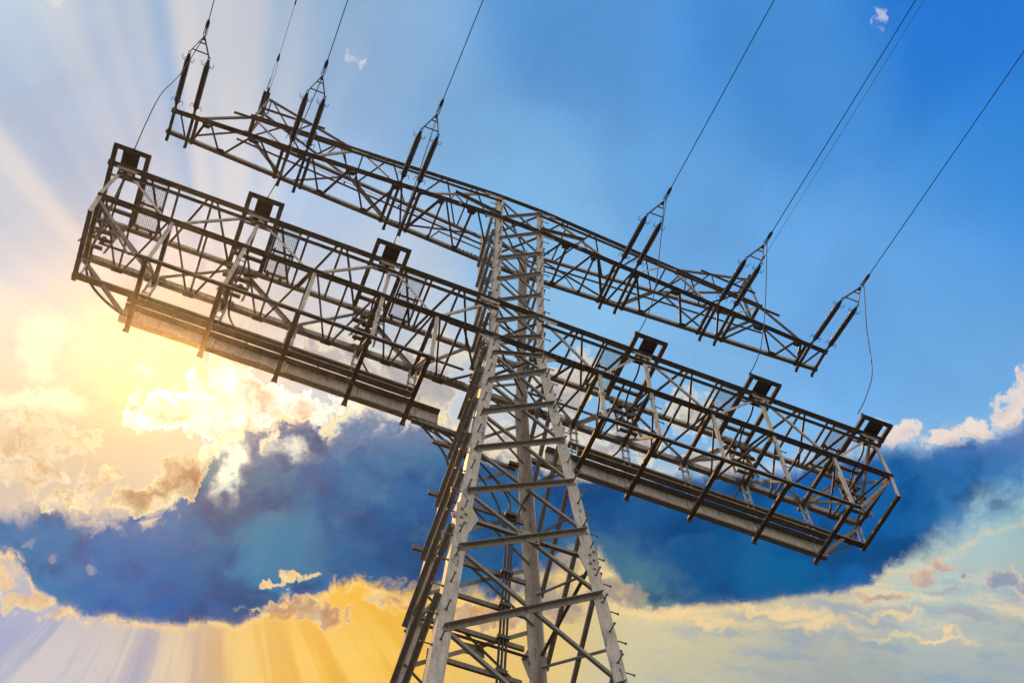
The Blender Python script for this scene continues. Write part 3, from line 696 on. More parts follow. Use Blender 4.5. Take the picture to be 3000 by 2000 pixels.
    angle(bm, (s * XP, ypn, ZP), (s * 5.76, t1(5.76), ZT + 0.04), (0, 1, 0), (0, 0, 1), 0.07, 0.07)
    angle(bm, (s * XP, ypf + .05, ZP), (s * 5.5, t2(5.5) + 0.03, ZT + 0.04), (0, 1, 0), (0, 0, 1), 0.07, 0.07)
    peak = obj('earth_wire_peak', bm, M_STEEL, upper)
    def PN(t): return tuple(Vector((s * XP, ypn, ZP)).lerp(Vector((s * 5.76, t1(5.76), ZT)), t))
    def PF(t): return tuple(Vector((s * XP, ypf, ZP)).lerp(Vector((s * 5.5, t2(5.5), ZT)), t))
    for p, q in ((PN(.04), PF(.30)), (PF(.31), PN(.52)), (PN(.54), PF(.66)), (PF(.68), PN(.86)), (PN(.03), PF(.03)), (PN(.88), PF(.95))):
        bar('peak_lattice_bar', peak, p, q, (1, 0, 0), (0, 0, 1), 0.042)
    bar('hand_rail', peak, (s * 9.0, -0.44, 10.62), (s * 6.85, -0.53, 10.62), (0, -1, 0), (0, 0, -1), 0.065, 0.05)
    for dx in (0.05, 0.17):
        bm = NB(); channel(bm, (s * (9.0 + dx), -0.55, ZP + 0.02), (s * (9.0 + dx), 0.32, ZP + 0.02), (1, 0, 0), (0, 0, 1), 0.11, 0.09); obj('peak_beam', bm, M_STEEL, peak)

# ---- lower cross-arm ------------------------------------------------------
XL = 11.10
yC, yE, yA, yHh = -0.80, 0.97, -0.82, 0.86
bm = NB()
near_chord(bm, (-XL, yC + 0.06, 0), (XL, yC + 0.06, 0), 0.165)
near_chord(bm, (-11.47, yA + 0.06, 2.0), (11.42, yA + 0.06, 2.0), 0.15)
for s in (-1, 1):
    for k in range(8):
        x = 0.75 + k * 0.15
        bolt(bm, (s * x, yC + 0.02, -0.005), (0, 0, -1), 0.024, 0.03); bolt(bm, (s * x, yC + 0.1, -0.01), (0, 0, -1), 0.024, 0.03)
    rect(bm, (s * 0.6, yC + 0.1, -0.02), (s * 1.9, yC + 0.1, -0.02), (0, 1, 0), (0, 0, 1), 0.09, 0.014)
    plate(bm, [(s * 0.85, yE - 0.008, -0.02), (s * 1.95, yE - 0.008, -0.02), (s * 1.95, yE - 0.008, 0.18), (s * 0.85, yE - 0.008, 0.22)], (0, 1, 0), 0.012)
    for k in range(8):
        for zz in (0.04, 0.14): bolt(bm, (s * (0.98 + 0.12 * k), yE - 0.015, zz), (0, -1, 0), 0.026, 0.03)
lower = obj('lower_cross_arm', bm, M_STEEL, pylon)
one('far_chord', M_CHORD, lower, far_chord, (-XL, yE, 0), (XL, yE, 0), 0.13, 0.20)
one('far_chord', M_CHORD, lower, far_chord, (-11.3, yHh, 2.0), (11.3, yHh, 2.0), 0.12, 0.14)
XJ = [2.28, 3.79, 5.57, 7.43, 9.24]
MID = [3.03, 4.68, 6.51, 8.35, 10.2]
ZL = -2.22
for s in (-1, 1):
    def C(x): return (s * x, yC + 0.12, 0.04)
    def E(x): return (s * x, yE + 0.09, 0.022)
    for xi, xo, mm in zip(XJ, XJ[1:] + [11.0], MID):
        for p, q, w in ((C(xi + 0.10), E(mm - 0.09), .05), (C(mm), E(mm), .055), (E(mm + 0.09), C(xo - 0.10), .05)):
            bar('bottom_lattice_bar', lower, p, q, (1, 0, 0), (0, 0, 1), w, 0.045)
    for p, q, w in ((C(2.17), E(1.66), .05), (C(1.58), E(1.58), .06), (E(1.50), (s * 0.8, 0.55, .04), .055), (C(1.52), (s * 0.82, 0.45, .04), .06)):
        bar('bottom_lattice_bar', lower, p, q, (1, 0, 0), (0, 0, 1), w, 0.045)
    # heavy joists of the bottom plane
    for x in XJ + [11.03]:
        bm = NB(); channel(bm, (s * x, yC + 0.1, -0.012), (s * x, 1.22 if x < 11 else 1.12, -0.012), (1, 0, 0), (0, 0, 1), 0.11, 0.09); obj('floor_joist', bm, M_STEEL, lower)
    bm = NB()
    for x in MID + [1.58]:      # toes of the lattice under the far chord
        plate(bm, [(s * (x - 0.14), yE + 0.03, -0.01), (s * (x + 0.14), yE + 0.03, -0.01), (s * (x + 0.14), yE + 0.15, -0.01), (s * (x - 0.14), yE + 0.15, -0.01)], (0, 0, 1), 0.012)
    for x in XJ:
        plate(bm, [(s * (x - 0.3), yE - 0.012, 0.03), (s * (x + 0.3), yE - 0.012, 0.03), (s * (x + 0.2), yE - 0.012, 0.24), (s * (x - 0.2), yE - 0.012, 0.24)], (0, 1, 0), 0.012)
        for k in (-.2, -.1, .1, .2): bolt(bm, (s * (x + k), yE - 0.02, 0.10), (0, -1, 0), 0.026, 0.028)
    obj_split('gusset_plate', bm, M_STEEL, lower)
    # top plane
    def A(x): return (s * x, yA + 0.10, 2.03)
    def Hh(x): return (s * x, yHh + 0.05, 2.02)
    for W, Wh in ((1.74, 2.55), (5.11, 6.05), (8.69, 9.58)):
        for p, q in ((A(W), Hh(W)), (A(W - 0.12), Hh(max(W - 0.86, 0.95))), (A(W + 0.13), Hh(W + 0.78)), (A(Wh), Hh(Wh)), (A(Wh + 0.75), Hh(Wh + 0.10))):
            bar('top_lattice_bar', lower, p, q, (1, 0, 0), (0, 0, 1), 0.062, 0.05)
    # near face: flat bars between gussets, standing posts down to the platform edge
    yv = yC + 0.075
    def nf(p, q, w=0.075, out=1):
        bar('side_lattice_bar', lower, p, q, (s * 0.7, 0, 0.7), (0, out, 0), w, 0.05, M_LEG)
    for xg, xin, xout in ((3.72, 2.28, 5.50), (7.40, 5.62, 9.10), (10.95, 9.30, None)):
        nf((s * (xg - 0.12), yv, 1.88), (s * (xin + 0.12), yv, 0.14))
        if xout: nf((s * (xg + 0.12), yv, 1.88), (s * (xout - 0.1), yv, 0.14))
        else: nf((s * (xg + 0.06), yv, 1.88), (s * 11.06, yv, 0.10))
    nf((s * 0.8, yv, 1.85), (s * 2.1, yv, 0.14))
    bm = NB()
    for xg in (0.85, 3.72, 7.40, 10.93):
        plate(bm, [(s * (xg - 0.3), yA + 0.05, 2.0), (s * (xg - 0.24), yA + 0.05, 1.84), (s * (xg + 0.24), yA + 0.05, 1.84), (s * (xg + 0.3), yA + 0.05, 2.0)], (0, 1, 0), 0.012)
        for k in (-.18, 0, .18): bolt(bm, (s * (xg + k), yA + 0.045, 1.92), (0, -1, 0), 0.02, 0.02)
    z = 0.0
    plate(bm, [(s * 0.55, yC + 0.09, 0.0), (s * 1.15, yC + 0.09, 0.0), (s * 0.85, yC + 0.09, -0.32), (s * 0.5, yC + 0.09, -0.32)], (0, 1, 0), 0.014)
    for k in (0, .12, .24): bolt(bm, (s * (0.62 + k), yC + 0.085, -0.08), (0, -1, 0), 0.028, 0.03)
    obj_split('gusset_plate', bm, M_LEG, lower)
    for x in XJ:
        top = 1.9 if x in (3.79, 7.43) else 0.02
        xt_ = s * (x - (0.06 if top > 1 else 0.0))
        bm = NB(); angle(bm, (xt_, yv - 0.012, top), (s * x, yv - 0.012, ZL + 0.02), (1, 0, 0), (0, 1, 0), 0.10, 0.06)
        hg = obj('hanger', bm, M_LEG, lower)
        if top > 1:
            for k in range(5):
                zz = -0.35 - 0.36 * k if k < 4 else 0.2
                bm = NB(); step(bm, (s * x + (0.05 if k % 2 else 0.0), yv - 0.01, zz), ((1 if k % 2 else -1), 0, 0), 0.16); obj('step_bolt', bm, M_BOLT, hg)
    bar('hand_rail', lower, (s * 0.62, yA - 0.02, 1.36), (s * 11.05, yA - 0.02, 1.36), (0, -1, 0), (0, 0, -1), 0.075, 0.06)
    # far face
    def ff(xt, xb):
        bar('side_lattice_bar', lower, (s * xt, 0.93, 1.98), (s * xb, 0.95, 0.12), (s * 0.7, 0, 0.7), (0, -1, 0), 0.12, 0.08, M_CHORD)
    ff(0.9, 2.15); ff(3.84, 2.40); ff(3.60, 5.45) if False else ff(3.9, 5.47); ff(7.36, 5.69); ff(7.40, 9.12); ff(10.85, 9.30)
    bar('far_rail', lower, (s * 0.9, 1.02, 1.0), (s * 11.0, 1.02, 1.0), (0, 1, 0), (0, 0, 1), 0.055, 0.05)
    bar('end_brace', lower, (s * 10.95, yA + 0.1, 1.98), (s * 11.02, yE, 0.1), (1, 0, 0), (0, 1, 0), 0.07)
    bar('end_brace', lower, (s * 11.02, yE, 1.95), (s * 11.05, yC + .15, 0.05), (1, 0, 0), (0, 1, 0), 0.07)

    # hung platform: near edge rail, joists, cable rail, girder
    bar('platform_edge', lower, (s * 2.15, yC + 0.03, ZL), (s * 9.50, yC + 0.03, ZL), (0, 1, 0), (0, 0, 1), 0.085, 0.06)
    for x in XJ:
        bm = NB(); channel(bm, (s * x, yC + 0.06, ZL - 0.03), (s * x, 1.24, ZL - 0.03), (1, 0, 0), (0, 0, 1), 0.115, 0.08)
        plate(bm, [(s * x - 0.06, 1.20, ZL - 0.02), (s * x + 0.06, 1.20, ZL - 0.02), (s * x + 0.08, 1.28, ZL - 0.1), (s * x - 0.08, 1.28, ZL - 0.1)], (0, 0.6, 0.8), 0.01)
        obj('platform_joist', bm, M_STEEL, lower)
        bm = NB()          # double flat hangers with tie plates from the far chord to the girder
        for dx in (-0.085, 0.085):
            rect(bm, (s * (x + dx), 1.0, 0.08), (s * (x + dx), 1.0, ZL), (1, 0, 0), (0, 1, 0), 0.06, 0.012)
        for zz in (-0.35, -0.72, -1.5):
            plate(bm, [(s * (x - 0.13), 0.99, zz), (s * (x + 0.13), 0.99, zz + 0.06), (s * (x + 0.13), 0.99, zz - 0.04), (s * (x - 0.13), 0.99, zz - 0.10)], (0, 1, 0), 0.01)
            bolt(bm, (s * (x - 0.08), 0.985, zz - 0.02), (0, -1, 0), 0.02, 0.02); bolt(bm, (s * (x + 0.08), 0.985, zz), (0, -1, 0), 0.02, 0.02)
        obj('twin_hanger', bm, M_LEG, lower)
        bar('cross_brace', lower, (s * (x + 0.02), 0.96, 0.05), (s * (x + 0.02), yC + 0.1, ZL + 0.08), (0, 0, 1), (1, 0, 0), 0.07, 0.05)
    bm = NB(); channel(bm, (s * 2.1, 1.03, -1.0), (s * 11.02, 1.03, -1.0), (0, 1, 0), (0, 0, 1), 0.17, 0.07)
    rail = obj('cable_rail', bm, M_STEEL, lower)
    bm = NB(); channel(bm, (s * 10.95, yC, -1.03), (s * 10.95, 1.16, -1.03), (1, 0, 0), (0, 0, 1), 0.11, 0.08); obj('floor_joist', bm, M_STEEL, lower)
    bm = NB(); rect(bm, (s * 11.04, yC + 0.05, 0.02), (s * 10.97, yC + 0.05, -1.0), (1, 0, 0), (0, 1, 0), 0.11, 0.012); obj('hanger', bm, M_LEG, lower)
    bm = NB()
    for dx in (-0.1, 0.06): rect(bm, (s * (11.0 + dx), 1.03, 0.05), (s * (10.95 + dx), 1.03, -1.0), (1, 0, 0), (0, 1, 0), 0.06, 0.012)
    obj('twin_hanger', bm, M_LEG, lower)
    # sloping end braces
    bm = NB(); tube(bm, [(s * 11.03, 1.06, -0.05), (s * 9.36, 1.02, -2.12)], 0.06, 10); obj('end_brace', bm, M_STEEL, lower)
    bar('end_brace', lower, (s * 11.03, yC + 0.1, 0.0), (s * 9.45, yC + 0.08, ZL + 0.05), (s * 0.7, 0, -0.7), (0, 1, 0), 0.085, 0.05)
    bar('end_brace', lower, (s * 11.0, yC + 0.16, -0.05), (s * 9.65, yC + 0.16, ZL + 0.1), (s * 0.7, 0, -0.7), (0, 1, 0), 0.06, 0.04)
    # girder: web, bottom flange and two wide cover plates
    bm = NB()
    x0, x1 = s * 1.45, s * 9.50
    zg0, zg1 = -2.14, -1.70
    rect(bm, (x0, 1.03, (zg0 + zg1) / 2), (x1, 1.03, (zg0 + zg1) / 2), (0, 1, 0), (0, 0, 1), 0.016, zg1 - zg0)
    rect(bm, (x0, 1.075, zg0 - 0.03), (x1, 1.075, zg0 - 0.03), (0, 1, 0), (0, 0, 1), 0.15, 0.02)
    rect(bm, (x0, 0.994, zg0), (x1, 0.994, zg0), (0, 1, 0), (0, 0, 1), 0.012, 0.04)
    girder = obj('girder', bm, M_LEG, lower)
    bm = NB(); rect(bm, (x0, 0.955, zg1 + 0.012), (x1, 0.955, zg1 + 0.012), (0, 1, 0), (0, 0, 1), 0.19, 0.014)
    obj('cover_plate', bm, M_STEEL, girder)
    bm = NB(); rect(bm, (x0 + s * 0.8, 0.755, zg1 + 0.03), (x1, 0.755, zg1 + 0.03), (0, 1, 0), (0, 0, 1), 0.17, 0.014)
    rect(bm, (x0 + s * 0.8, 0.672, zg1 + 0.045), (x1, 0.672, zg1 + 0.045), (0, 1, 0), (0, 0, 1), 0.012, 0.05)
    for x in MID[1:4]: rect(bm, (s * x, 0.68, zg1 + 0.045), (s * x, 1.05, zg1 + 0.045), (1, 0, 0), (0, 0, 1), 0.05, 0.012)
    obj('cover_plate', bm, M_STEEL, girder)
    bm = NB()
    for x in XJ:
        plate(bm, [(s * (x - 0.28), 1.016, zg0 + 0.03), (s * (x - 0.06), 1.016, zg0 + 0.03), (s * (x - 0.06), 1.016, zg1 - 0.03), (s * (x - 0.28), 1.016, zg1 - 0.03)], (0, 1, 0), 0.012)
        for k in range(6): bolt(bm, (s * (x - 0.22 + 0.1 * (k % 2)), 1.008, zg0 + 0.1 + 0.11 * (k // 2)), (0, -1, 0), 0.022, 0.025)
        plate(bm, [(s * (x - 0.12), 0.98, zg0 - 0.02), (s * (x - 0.04), 0.94, zg0 - 0.02), (s * (x - 0.02), 0.96, zg0 + 0.2), (s * (x - 0.06), 1.0, zg0 + 0.2)], (0.6, 0.8, 0), 0.01)
    obj_split('splice_plate', bm, M_LEG, girder)

    bar('girder_tie', lower, (s * 2.1, 1.03, -2.29), (s * 0.92, 0.99, -2.36), (0, 1, 0), (0, 0, 1), 0.11, 0.14)
    # terminal frames on the top plane, one per phase
    for xc in (3.80, 7.36, 10.96):
        xi, xo = xc - 0.43, xc + 0.43
        yo = yA - 0.42
        bm = NB()
        channel(bm, (s * xi, yo, 2.09), (s * xi, 1.02, 2.09), (1, 0, 0), (0, 0, 1), 0.12, 0.09)
        channel(bm, (s * xo, yo, 2.09), (s * xo, 1.02, 2.09), (1, 0, 0), (0, 0, 1), 0.12, 0.09)
        near_chord(bm, (s * (xi - 0.06), yo + 0.02, 2.11), (s * (xo + 0.06), yo + 0.02, 2.11), 0.13)
        channel(bm, (s * xi, 0.55, 2.075), (s * xo, 0.55, 2.075), (0, 1, 0), (0, 0, 1), 0.10, 0.08)
        rect(bm, (s * xi, -0.42, 2.09), (s * xo, -0.42, 2.09), (0, 1, 0), (0, 0, 1), 0.012, 0.12)
        tf = obj('terminal_frame', bm, M_STEEL, lower)
        bm = NB(); rect(bm, (s * (xc - 0.22), yo + 0.06, 2.13), (s * (xc - 0.22), yA + 0.45, 2.13), (1, 0, 0), (0, 0, 1), 0.43, 0.03, -0.215 + s * 0.22, 0)
        rect(bm, (s * (xc + 0.2), yo + 0.06, 2.12), (s * (xc + 0.2), yA + 0.35, 2.12), (1, 0, 0), (0, 0, 1), 0.03, 0.08)
        obj('base_plate', bm, M_DARK, tf)
        bm = NB()      # post insulator standing on the plate
        bx = s * (xc if s < 0 else xi - 0.02)
        tube(bm, [(bx, yo + 0.03, 2.14), (bx, yo + 0.03, 2.2)], 0.06, 10)
        for k in range(3): tube(bm, [(bx, yo + 0.03, 2.2 + 0.03 * k), (bx, yo + 0.03, 2.215 + 0.03 * k)], 0.045, 10)
        obj('terminal_clamp', bm, M_DARK, tf)
        # walkway gratings between frame and next joist
        gx0, gx1 = xi - 0.70, xi - 0.10
        for y0, y1 in ((-0.62, 0.02), (0.10, 0.26), (0.34, 0.76)):
            pass
        bm = NB()
        gy0, gy1 = -0.70, 0.76
        for xx in (gx0, gx1): rect(bm, (s * xx, gy0, 2.045), (s * xx, gy1, 2.045), (1, 0, 0), (0, 0, 1), 0.055, 0.05)
        for yy in (gy0, 0.06, gy1): rect(bm, (s * gx0, yy, 2.05), (s * gx1, yy, 2.05), (0, 1, 0), (0, 0, 1), 0.06, 0.045)
        for xx, yy in ((gx0 + .08, .0), (gx1 - .08, .0), (gx0 + .08, .12), (gx1 - .08, .12), (gx1 - .08, .7)): tube(bm, [(s * xx, yy, 2.0), (s * xx, yy, 2.06)], 0.025, 8)
        for xx in (gx0 + 0.13, gx1 - 0.10): rect(bm, (s * xx, gy1 + 0.01, 2.03), (s * xx, gy1 + 0.14, 2.03), (1, 0, 0), (0, 0, 1), 0.09, 0.03)
        wf = obj('walkway_frame', bm, M_STEEL, lower)
        bm = NB()
        nx, ny = 12, 24
        for i in range(1, nx):
            xx = gx0 + (gx1 - gx0) * i / nx
            rect(bm, (s * xx, gy0, 2.055), (s * xx, gy1, 2.055), (1, 0, 0), (0, 0, 1), 0.007, 0.01)
        for i in range(1, ny):
            yy = gy0 + (gy1 - gy0) * i / ny
            rect(bm, (s * gx0, yy, 2.062), (s * gx1, yy, 2.062), (0, 1, 0), (0, 0, 1), 0.009, 0.012)
        obj('grating', bm, M_MESH, wf)
        # cable bracket behind: two cross channels, arms and clamps
        bm = NB()
        for (xa, xb, yy, zz, w) in ((xc - .42, xc + .42, .78, 1.62, .10), (xc - .36, xc + .42, .72, 1.05, .12), (xc - .34, xc + .30, .74, 0.66, .09), (xc - .25, xc + .28, .74, 0.18, .10)):
            channel(bm, (s * xa, yy, zz), (s * xb, yy, zz), (0, 1, 0), (0, 0, 1), w, 0.06)
        for dx in (-0.3, 0.22): angle(bm, (s * (xc + dx), 0.82, 2.0), (s * (xc + dx), 0.80, 0.15), (1, 0, 0), (0, 1, 0), 0.06, 0.05)
        angle(bm, (s * (xc + 0.05), 0.7, 1.75), (s * (xc + 0.38), 0.72, 0.2), (1, 0, 0), (0, 1, 0), 0.07, 0.05)
        angle(bm, (s * (xc - 0.02), 0.7, 1.75), (s * (xc - 0.32), 0.72, 0.75), (1, 0, 0), (0, 1, 0), 0.06, 0.05)
        br = obj('cable_bracket', bm, M_STEEL, lower)
        for dx, zz in ((-0.16, 1.42), (0.06, 1.0), (-0.14, 0.62), (0.12, 1.36)):
            bm = NB(); tube(bm, [(s * (xc + dx), .70, zz - .08), (s * (xc + dx), .70, zz + .08)], 0.07, 10)
            rect(bm, (s * (xc + dx) - .1, .70, zz), (s * (xc + dx) + .1, .70, zz), (0, 1, 0), (0, 0, 1), 0.05, 0.05); obj('cable_clamp', bm, M_DARK, br)

# ------------------------------------------------------------------ line hardware
LD = Vector((0.014, -0.991, -0.131)).normalized()         # direction in which the line leaves the tower
def at(x, y, z, t): return Vector((x, y, z)) + LD * t
SIDE = Vector((1, 0, 0)); UPV = SIDE.cross(LD)
def make_set(xa, xb, label, n):
    xc = (xa + xb) / 2
    yv = u1(abs(xc)) - 0.12
    root = bpy.data.objects.new('insulator_set', None); COL.objects.link(root); root.location = (xc, yv, ZU + H)
    tag(root, label, 'insulator', 'twin insulator sets along the upper cross-arm')
    inv = Matrix.Translation(-Vector((xc, yv, ZU + H)))
    def ob(name, bm, mat, parent, sm=False):
        o = obj(name, bm, mat, parent, sm)
        if parent is root: o.matrix_parent_inverse = inv.copy()
        else: o.matrix_parent_inverse = Matrix.Identity(4)
        return o
    for x in (xa, xb):
        y = u1(abs(x)) - 0.14
        def q(t): return at(x, y, ZU - 0.03, t)
        bm = NB()
        pts = [q(0.20)]; rr = [0.045]; t = 0.22
        N_ = 30; pitch = 1.46 / N_
        for k in range(N_):
            big = 0.096 if k % 2 == 0 else 0.084
            pts += [q(t), q(t + pitch * .30), q(t + pitch * .42), q(t + pitch * .98)]; rr += [0.052, big, big, 0.050]; t += pitch
        pts += [q(t), q(t + 0.02)]; rr += [0.05, 0.045]
        tube(bm, pts, rr, 14)
        st = ob('insulator_string', bm, M_INS, root, True)
        bm = NB()
        tube(bm, [q(0.10), q(0.14), q(0.24), q(0.245)], [0.03, 0.055, 0.06, 0.04], 10)
        for t0 in (0.0, 0.06):
            tube(bm, [q(t0) + SIDE * 0.03, q(t0 + 0.08) + SIDE * 0.03, q(t0 + 0.08) - SIDE * 0.03, q(t0) - SIDE * 0.03, q(t0) + SIDE * 0.03], 0.012, 6)
        ob('end_fitting', bm, M_WIRE, st)
        bm = NB()
        tube(bm, [q(1.66), q(1.67), q(1.78), q(1.86)], [0.04, 0.062, 0.055, 0.03], 10)
        tube(bm, [q(1.84) + SIDE * 0.03, q(1.95) + SIDE * 0.03, q(1.95) - SIDE * 0.03, q(1.84) - SIDE * 0.03, q(1.84) + SIDE * 0.03], 0.013, 6)
        ob('end_fitting', bm, M_WIRE, st)
        for t0, sg in ((0.30, 1), (1.62, -1)):
            for side in (-1, 1):
                bm = NB(); arc = []
                for k in range(13):
                    a = -0.35 + k / 12 * 4.0
                    arc.append(q(t0 - sg * 0.10) + SIDE * side * (0.095 + 0.085 * (1 - math.cos(a)) * 0.5) * (1.0 if k > 1 else 0.6) + LD * sg * 0.10 * math.sin(a) + UPV * 0.03 * side)
                tube(bm, [q(t0 - sg * 0.12)] + arc[1:], 0.009, 6); ob('arcing_horn', bm, M_WIRE, st)
    yc_ = (u1(abs(xa)) + u1(abs(xb))) / 2 - 0.14
    def c(t): return at(xc, yc_, ZU - 0.03, t)
    bm = NB()
    hw = abs(xa - xb) / 2
    for sd in (-1, 1):
        rect(bm, c(1.93) + SIDE * sd * hw, c(2.50) + SIDE * sd * 0.025, UPV, SIDE * sd, 0.075, 0.022)
    rect(bm, c(2.03) - SIDE * hw * 0.84, c(2.03) + SIDE * hw * 0.84, UPV, LD, 0.03, 0.03)
    rect(bm, c(2.32) - SIDE * hw * 0.34, c(2.32) + SIDE * hw * 0.34, UPV, LD, 0.03, 0.03)
    plate(bm, [c(2.42) - SIDE * 0.05, c(2.42) + SIDE * 0.05, c(2.56) + SIDE * 0.03, c(2.56) - SIDE * 0.03], UPV, 0.03)
    ob('yoke', bm, M_DARK, root)
    bm = NB()
    for sd in (-1, 1): tube(bm, [c(2.54), c(2.60) + SIDE * sd * 0.05, c(2.80) + SIDE * sd * 0.045, c(2.90) + SIDE * sd * 0.02], 0.011, 6)
    rect(bm, c(2.62), c(2.84), SIDE, UPV, 0.035, 0.05)
    tube(bm, [c(2.82), c(2.86), c(3.02), c(3.10)], [0.03, 0.055, 0.05, 0.022], 10)
    bolt(bm, c(2.9) + UPV * 0.03, UPV, 0.02, 0.05); bolt(bm, c(2.98) + UPV * 0.03, UPV, 0.02, 0.05)
    ob('tension_clamp', bm, M_WIRE, root)
    return c
SETS = [(-11.18, -10.60, 'twin ribbed insulator strings at the far left tip of the upper cross-arm', 'from the left tip of the upper arm'),
        (-7.59, -7.06, 'twin ribbed insulator strings halfway along the left upper arm, beside the earth-wire peak', 'from the middle of the left upper arm'),
        (-4.02, -3.49, 'twin ribbed insulator strings on the left upper arm closest to the mast', 'from the left upper arm close to the mast'),
        (3.49, 4.02, 'twin ribbed insulator strings on the right upper arm closest to the mast', 'from the right upper arm close to the mast'),
        (7.06, 7.59, 'twin ribbed insulator strings halfway along the right upper arm, overlapping its earth-wire peak', 'from the middle of the right upper arm'),
        (10.60, 11.18, 'twin ribbed insulator strings at the far right tip of the upper cross-arm', 'from the right tip of the upper arm')]
JUMP = [[(-2.29, 5.96), (-2.30, 3.9), (-1.83, 2.93), (-1.20, 2.23)], [(-2.27, 6.38), (-2.10, 4.44), (-1.6, 3.15), (-1.2, 2.28)], [(-2.75, 5.5), (-2.2, 3.9), (-1.7, 2.95), (-1.2, 2.25)],
        [(-2.91, 6.02), (-2.1, 3.9), (-1.6, 2.9), (-1.21, 2.22)], [(-2.41, 4.74), (-1.9, 2.9), (-1.5, 2.3), (-1.21, 2.2)], [(-2.5, 5.59), (-2.05, 3.6), (-1.6, 2.6), (-1.21, 2.2)]]
JX = [(-10.95,) * 4, (-7.32, -7.28, -7.28, -7.36), (-3.74, -3.76, -3.8, -3.82), (3.75, 3.71, 3.6, 3.4), (7.25, 7.02, 6.9, 6.85), (10.88, 10.75, 10.5, 10.35)]
for i, ((xa, xb, lab, where), jp, jx) in enumerate(zip(SETS, JUMP, JX)):
    c = make_set(xa, xb, lab, i)
    bm = NB(); pts = []
    for k in range(60):
        t = 3.06 + (k / 59.0) ** 1.6 * 150.0
        p = c(t); pts.append(p + Vector((0, 0, 0.0004 * (t - 3) ** 2)))
    tube(bm, pts, 0.0135, 8)
    o = obj('conductor', bm, M_WIRE); tag(o, 'overhead conductor ' + where, 'power line', 'overhead conductors running up past the top of the picture')
    bm = NB()
    st = c(2.62) if i < 3 else c(2.72)
    pts = [st + Vector((0.02, 0.02, -0.05))] + [Vector((x, y, z)) for x, (y, z) in zip(jx, jp)]
    tube(bm, spline(pts, 8), 0.0135, 8)
    o = obj('jumper_cable', bm, M_WIRE); tag(o, 'slack jumper wire dropping ' + where, 'jumper wire', 'jumpers between the two cross-arms')
    # thin lead dropping from the terminal frame to the far-side bracket and on to the cable rail
    s = -1 if i < 3 else 1
    xx = s * {0: 10.96, 1: 7.36, 2: 3.80, 3: 3.80, 4: 7.36, 5: 10.96}[i]
    bm = NB()
    tube(bm, spline([(xx, -0.45, 2.12), (xx, -0.2, 1.85), (xx - 0.01, 0.35, 1.75), (xx - s * 0.02, 0.62, 1.4), (xx, 0.68, 0.7), (xx - s * 0.02, 0.72, 0.2), (xx - s * 0.12, 1.0, -0.25), (xx - s * 0.28, 1.05, -0.6), (xx - s * 0.5, 1.06, -0.94)], 6), 0.026, 8)
    o = obj('power_cable', bm, M_CABLE); tag(o, 'thin black cable drooping behind the ' + ('outermost left', 'middle left', 'innermost left', 'innermost right', 'middle right', 'outermost right')[i] + ' terminal frame of the lower arm', 'cable', 'black cables under the terminal frames')

# earth wires with their fittings
for s, lab in ((-1, 'thin earth wire held by the peak of the left upper arm'), (1, 'thin earth wire held by the peak of the right upper arm')):
    p0 = Vector((s * 9.08, -0.62, 12.0)) if s < 0 else Vector((9.10, -0.5, 12.0))
    bm = NB(); pts = []
    for k in range(60):
        t = (0.0 if s > 0 else 1.2) + (k / 59.0) ** 1.6 * 150.0
        pts.append(p0 + LD * t + Vector((0, 0, 0.0004 * t * t)))
    tube(bm, pts, 0.008 if s < 0 else 0.006, 6)
    o = obj('earth_wire', bm, M_WIRE); tag(o, lab, 'earth wire', 'earth wires')
    o['group'] = 'earth wires above the upper cross-arm'
    if s < 0:
        bm = NB()
        for sd in (-1, 1): tube(bm, [p0 + LD * 0.05 + SIDE * sd * 0.03, p0 + LD * 0.9 + SIDE * sd * 0.045, p0 + LD * 1.15 + SIDE * sd * 0.01], 0.007, 6)
        tube(bm, [p0 + LD * 1.12, p0 + LD * 1.2, p0 + LD * 1.4], [0.03, 0.05, 0.02], 8); tube(bm, [p0 - LD * 0.1, p0 + LD * 0.1], 0.04, 8)
        tube(bm, [p0 + Vector((-0.07, 0, 0)) + LD * 0.0, p0 + Vector((-0.05, 0, 0)) + LD * 0.45], 0.01, 6)
        obj('wire_clamp', bm, M_WIRE, o)
        for t in (3.2, 3.9):
            bm = NB(); tube(bm, [p0 + LD * t, p0 + LD * (t + 0.25)], 0.022, 8); obj('vibration_damper', bm, M_WIRE, o)
    else:
        bm = NB(); tube(bm, [p0 + LD * 0.75, p0 + LD * 0.85, p0 + LD * 1.0], [0.02, 0.04, 0.015], 8)
        tube(bm, [p0 + LD * 0.0, p0 + LD * 0.8], 0.018, 8); obj('wire_clamp', bm, M_WIRE, o)

# cables running down inside the mast, held by cross channels
supports = [(-3.15, -1.55, 0.6), (-5.02, -1.46, 0.88), (-6.93, -1.62, 1.0), (-7.92, -0.6, 1.02), (-8.84, -1.25, 1.02), (-9.75, -1.0, 1.0), (-11.6, -1.2, 1.05)]
for z, xa, xb in supports:
    bm = NB(); yy = yf(z) - 0.16
    channel(bm, (xa, yy, z), (xb, yy, z), (0, 0, 1), (0, 1, 0), 0.12, 0.06)
    if xa < -1.3:
        plate(bm, [(xa + 0.24, yy - 0.03, z - 0.08), (xa + 0.38, yy - 0.03, z - 0.08), (xa + 0.38, yy - 0.03, z + 0.16), (xa + 0.24, yy - 0.03, z + 0.16)], (0, 1, 0), 0.012)
    o = obj('cable_support', bm, M_STEEL, pylon)
    bm = NB(); rect(bm, (0.38, yy - 0.09, z), (0.64, yy - 0.09, z), (0, 1, 0), (0, 0, 1), 0.10, 0.10); obj('cable_cleat', bm, M_DARK, o)
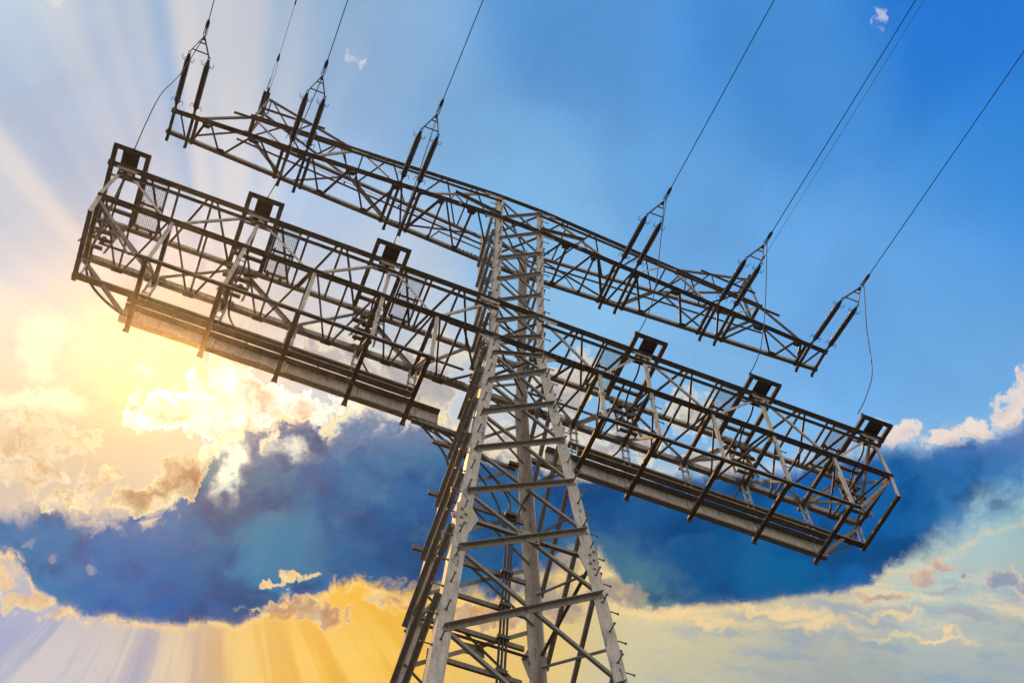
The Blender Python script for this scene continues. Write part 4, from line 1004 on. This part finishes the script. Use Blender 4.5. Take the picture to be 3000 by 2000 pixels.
for k, dx in enumerate((-0.075, 0.0, 0.075)):
    bm = NB()
    top = [(-1.9 + k * 0.5, 1.02, -2.4), (-0.9 + k * 0.42, 1.0, -3.0), (0.05 + k * 0.42, 1.0, -4.3), (0.42 + dx, 0.98, -5.35)] if k < 2 else [(2.0, 1.02, -2.4), (1.3, 1.0, -3.2), (0.85, 1.0, -4.3), (0.55 + dx, 0.98, -5.35)]
    pts = top + [(0.51 + dx, yf(z) - 0.26, z) for z in (-6.2, -8, -10, -13, -18, -24, -29)]
    tube(bm, spline(pts, 6), 0.027, 10)
    o = obj('power_cable', bm, M_CABLE)
    tag(o, ('leftmost', 'middle', 'rightmost')[k] + ' of the thick black cables running down inside the mast', 'cable', 'black cables inside the mast')
# conduits: along the girder ends and from the left girder into the mast
for s, lab in ((-1, 'curved black conduit bowing below the left end of the lower platform'), (1, 'curved black conduit bowing below the right end of the lower platform')):
    bm = NB(); tube(bm, spline([(s * 10.95, 1.06, -0.1), (s * 10.76, 1.08, -0.62), (s * 10.42, 1.1, -1.15), (s * 9.95, 1.08, -1.62), (s * 9.45, 1.05, -1.98)], 6), 0.034, 8)
    tag(obj('conduit', bm, M_CABLE), lab, 'conduit', 'conduits')
for k in range(3):
    bm = NB(); x0 = -2.0 + k * 0.33
    tube(bm, spline([(x0, 1.04, -2.2), (x0 + 0.35, 1.06, -2.6), (x0 + 0.75, 1.08, -3.1), (x0 + 0.98, 1.1, -3.7), (x0 + 1.05, 1.12, -4.6)], 6), 0.03, 8)
    tag(obj('conduit', bm, M_CABLE), ('outermost', 'second', 'innermost')[k] + ' black conduit bending from the left girder into the mast', 'conduit', 'conduits bending into the mast')
# thin wire with clamps inside the left face
bm = NB(); pts = [(-1.05 - 0.05 * (-5.8 - z) * -1.0 if False else -wx(z) + 0.38, 0.55, z) for z in (-5.5, -7, -8.2, -10, -12, -14, -20, -29)]
tube(bm, pts, 0.011, 6); lw = obj('earthing_wire', bm, M_WIRE); tag(lw, 'thin dark earthing wire running down just inside the left side of the mast', 'wire')
for z in (-8.4, -10.6):
    bm = NB(); x = -wx(z) + 0.38; tube(bm, [(x, 0.55, z - 0.09), (x, 0.55, z + 0.03)], [0.03, 0.05], 8); obj('wire_clamp', bm, M_BOLT, lw)
# thin wire looped along the left upper arm's far side
bm = NB(); pts = [(-1.2, 0.72, 9.2), (-1.75, 0.77, 9.45), (-3.0, 0.70, 9.55), (-4.2, 0.64, 9.6), (-5.67, 0.55, 9.62), (-7.2, 0.42, 9.75), (-8.2, 0.3, 10.1), (-8.9, 0.2, 10.9)]
tube(bm, spline(pts, 5), 0.007, 6); lw = obj('bonding_wire', bm, M_WIRE); tag(lw, 'thin slack bonding wire strung behind the left upper cross-arm', 'wire')
for p in ((-5.67, 0.55, 9.6), (-3.75, 0.66, 9.57), (-1.85, 0.77, 9.47)):
    bm = NB(); tube(bm, [Vector(p) + Vector((0, 0, -0.1)), Vector(p) + Vector((0, 0, 0.03))], [0.035, 0.02], 8); obj('wire_clamp', bm, M_BOLT, lw)
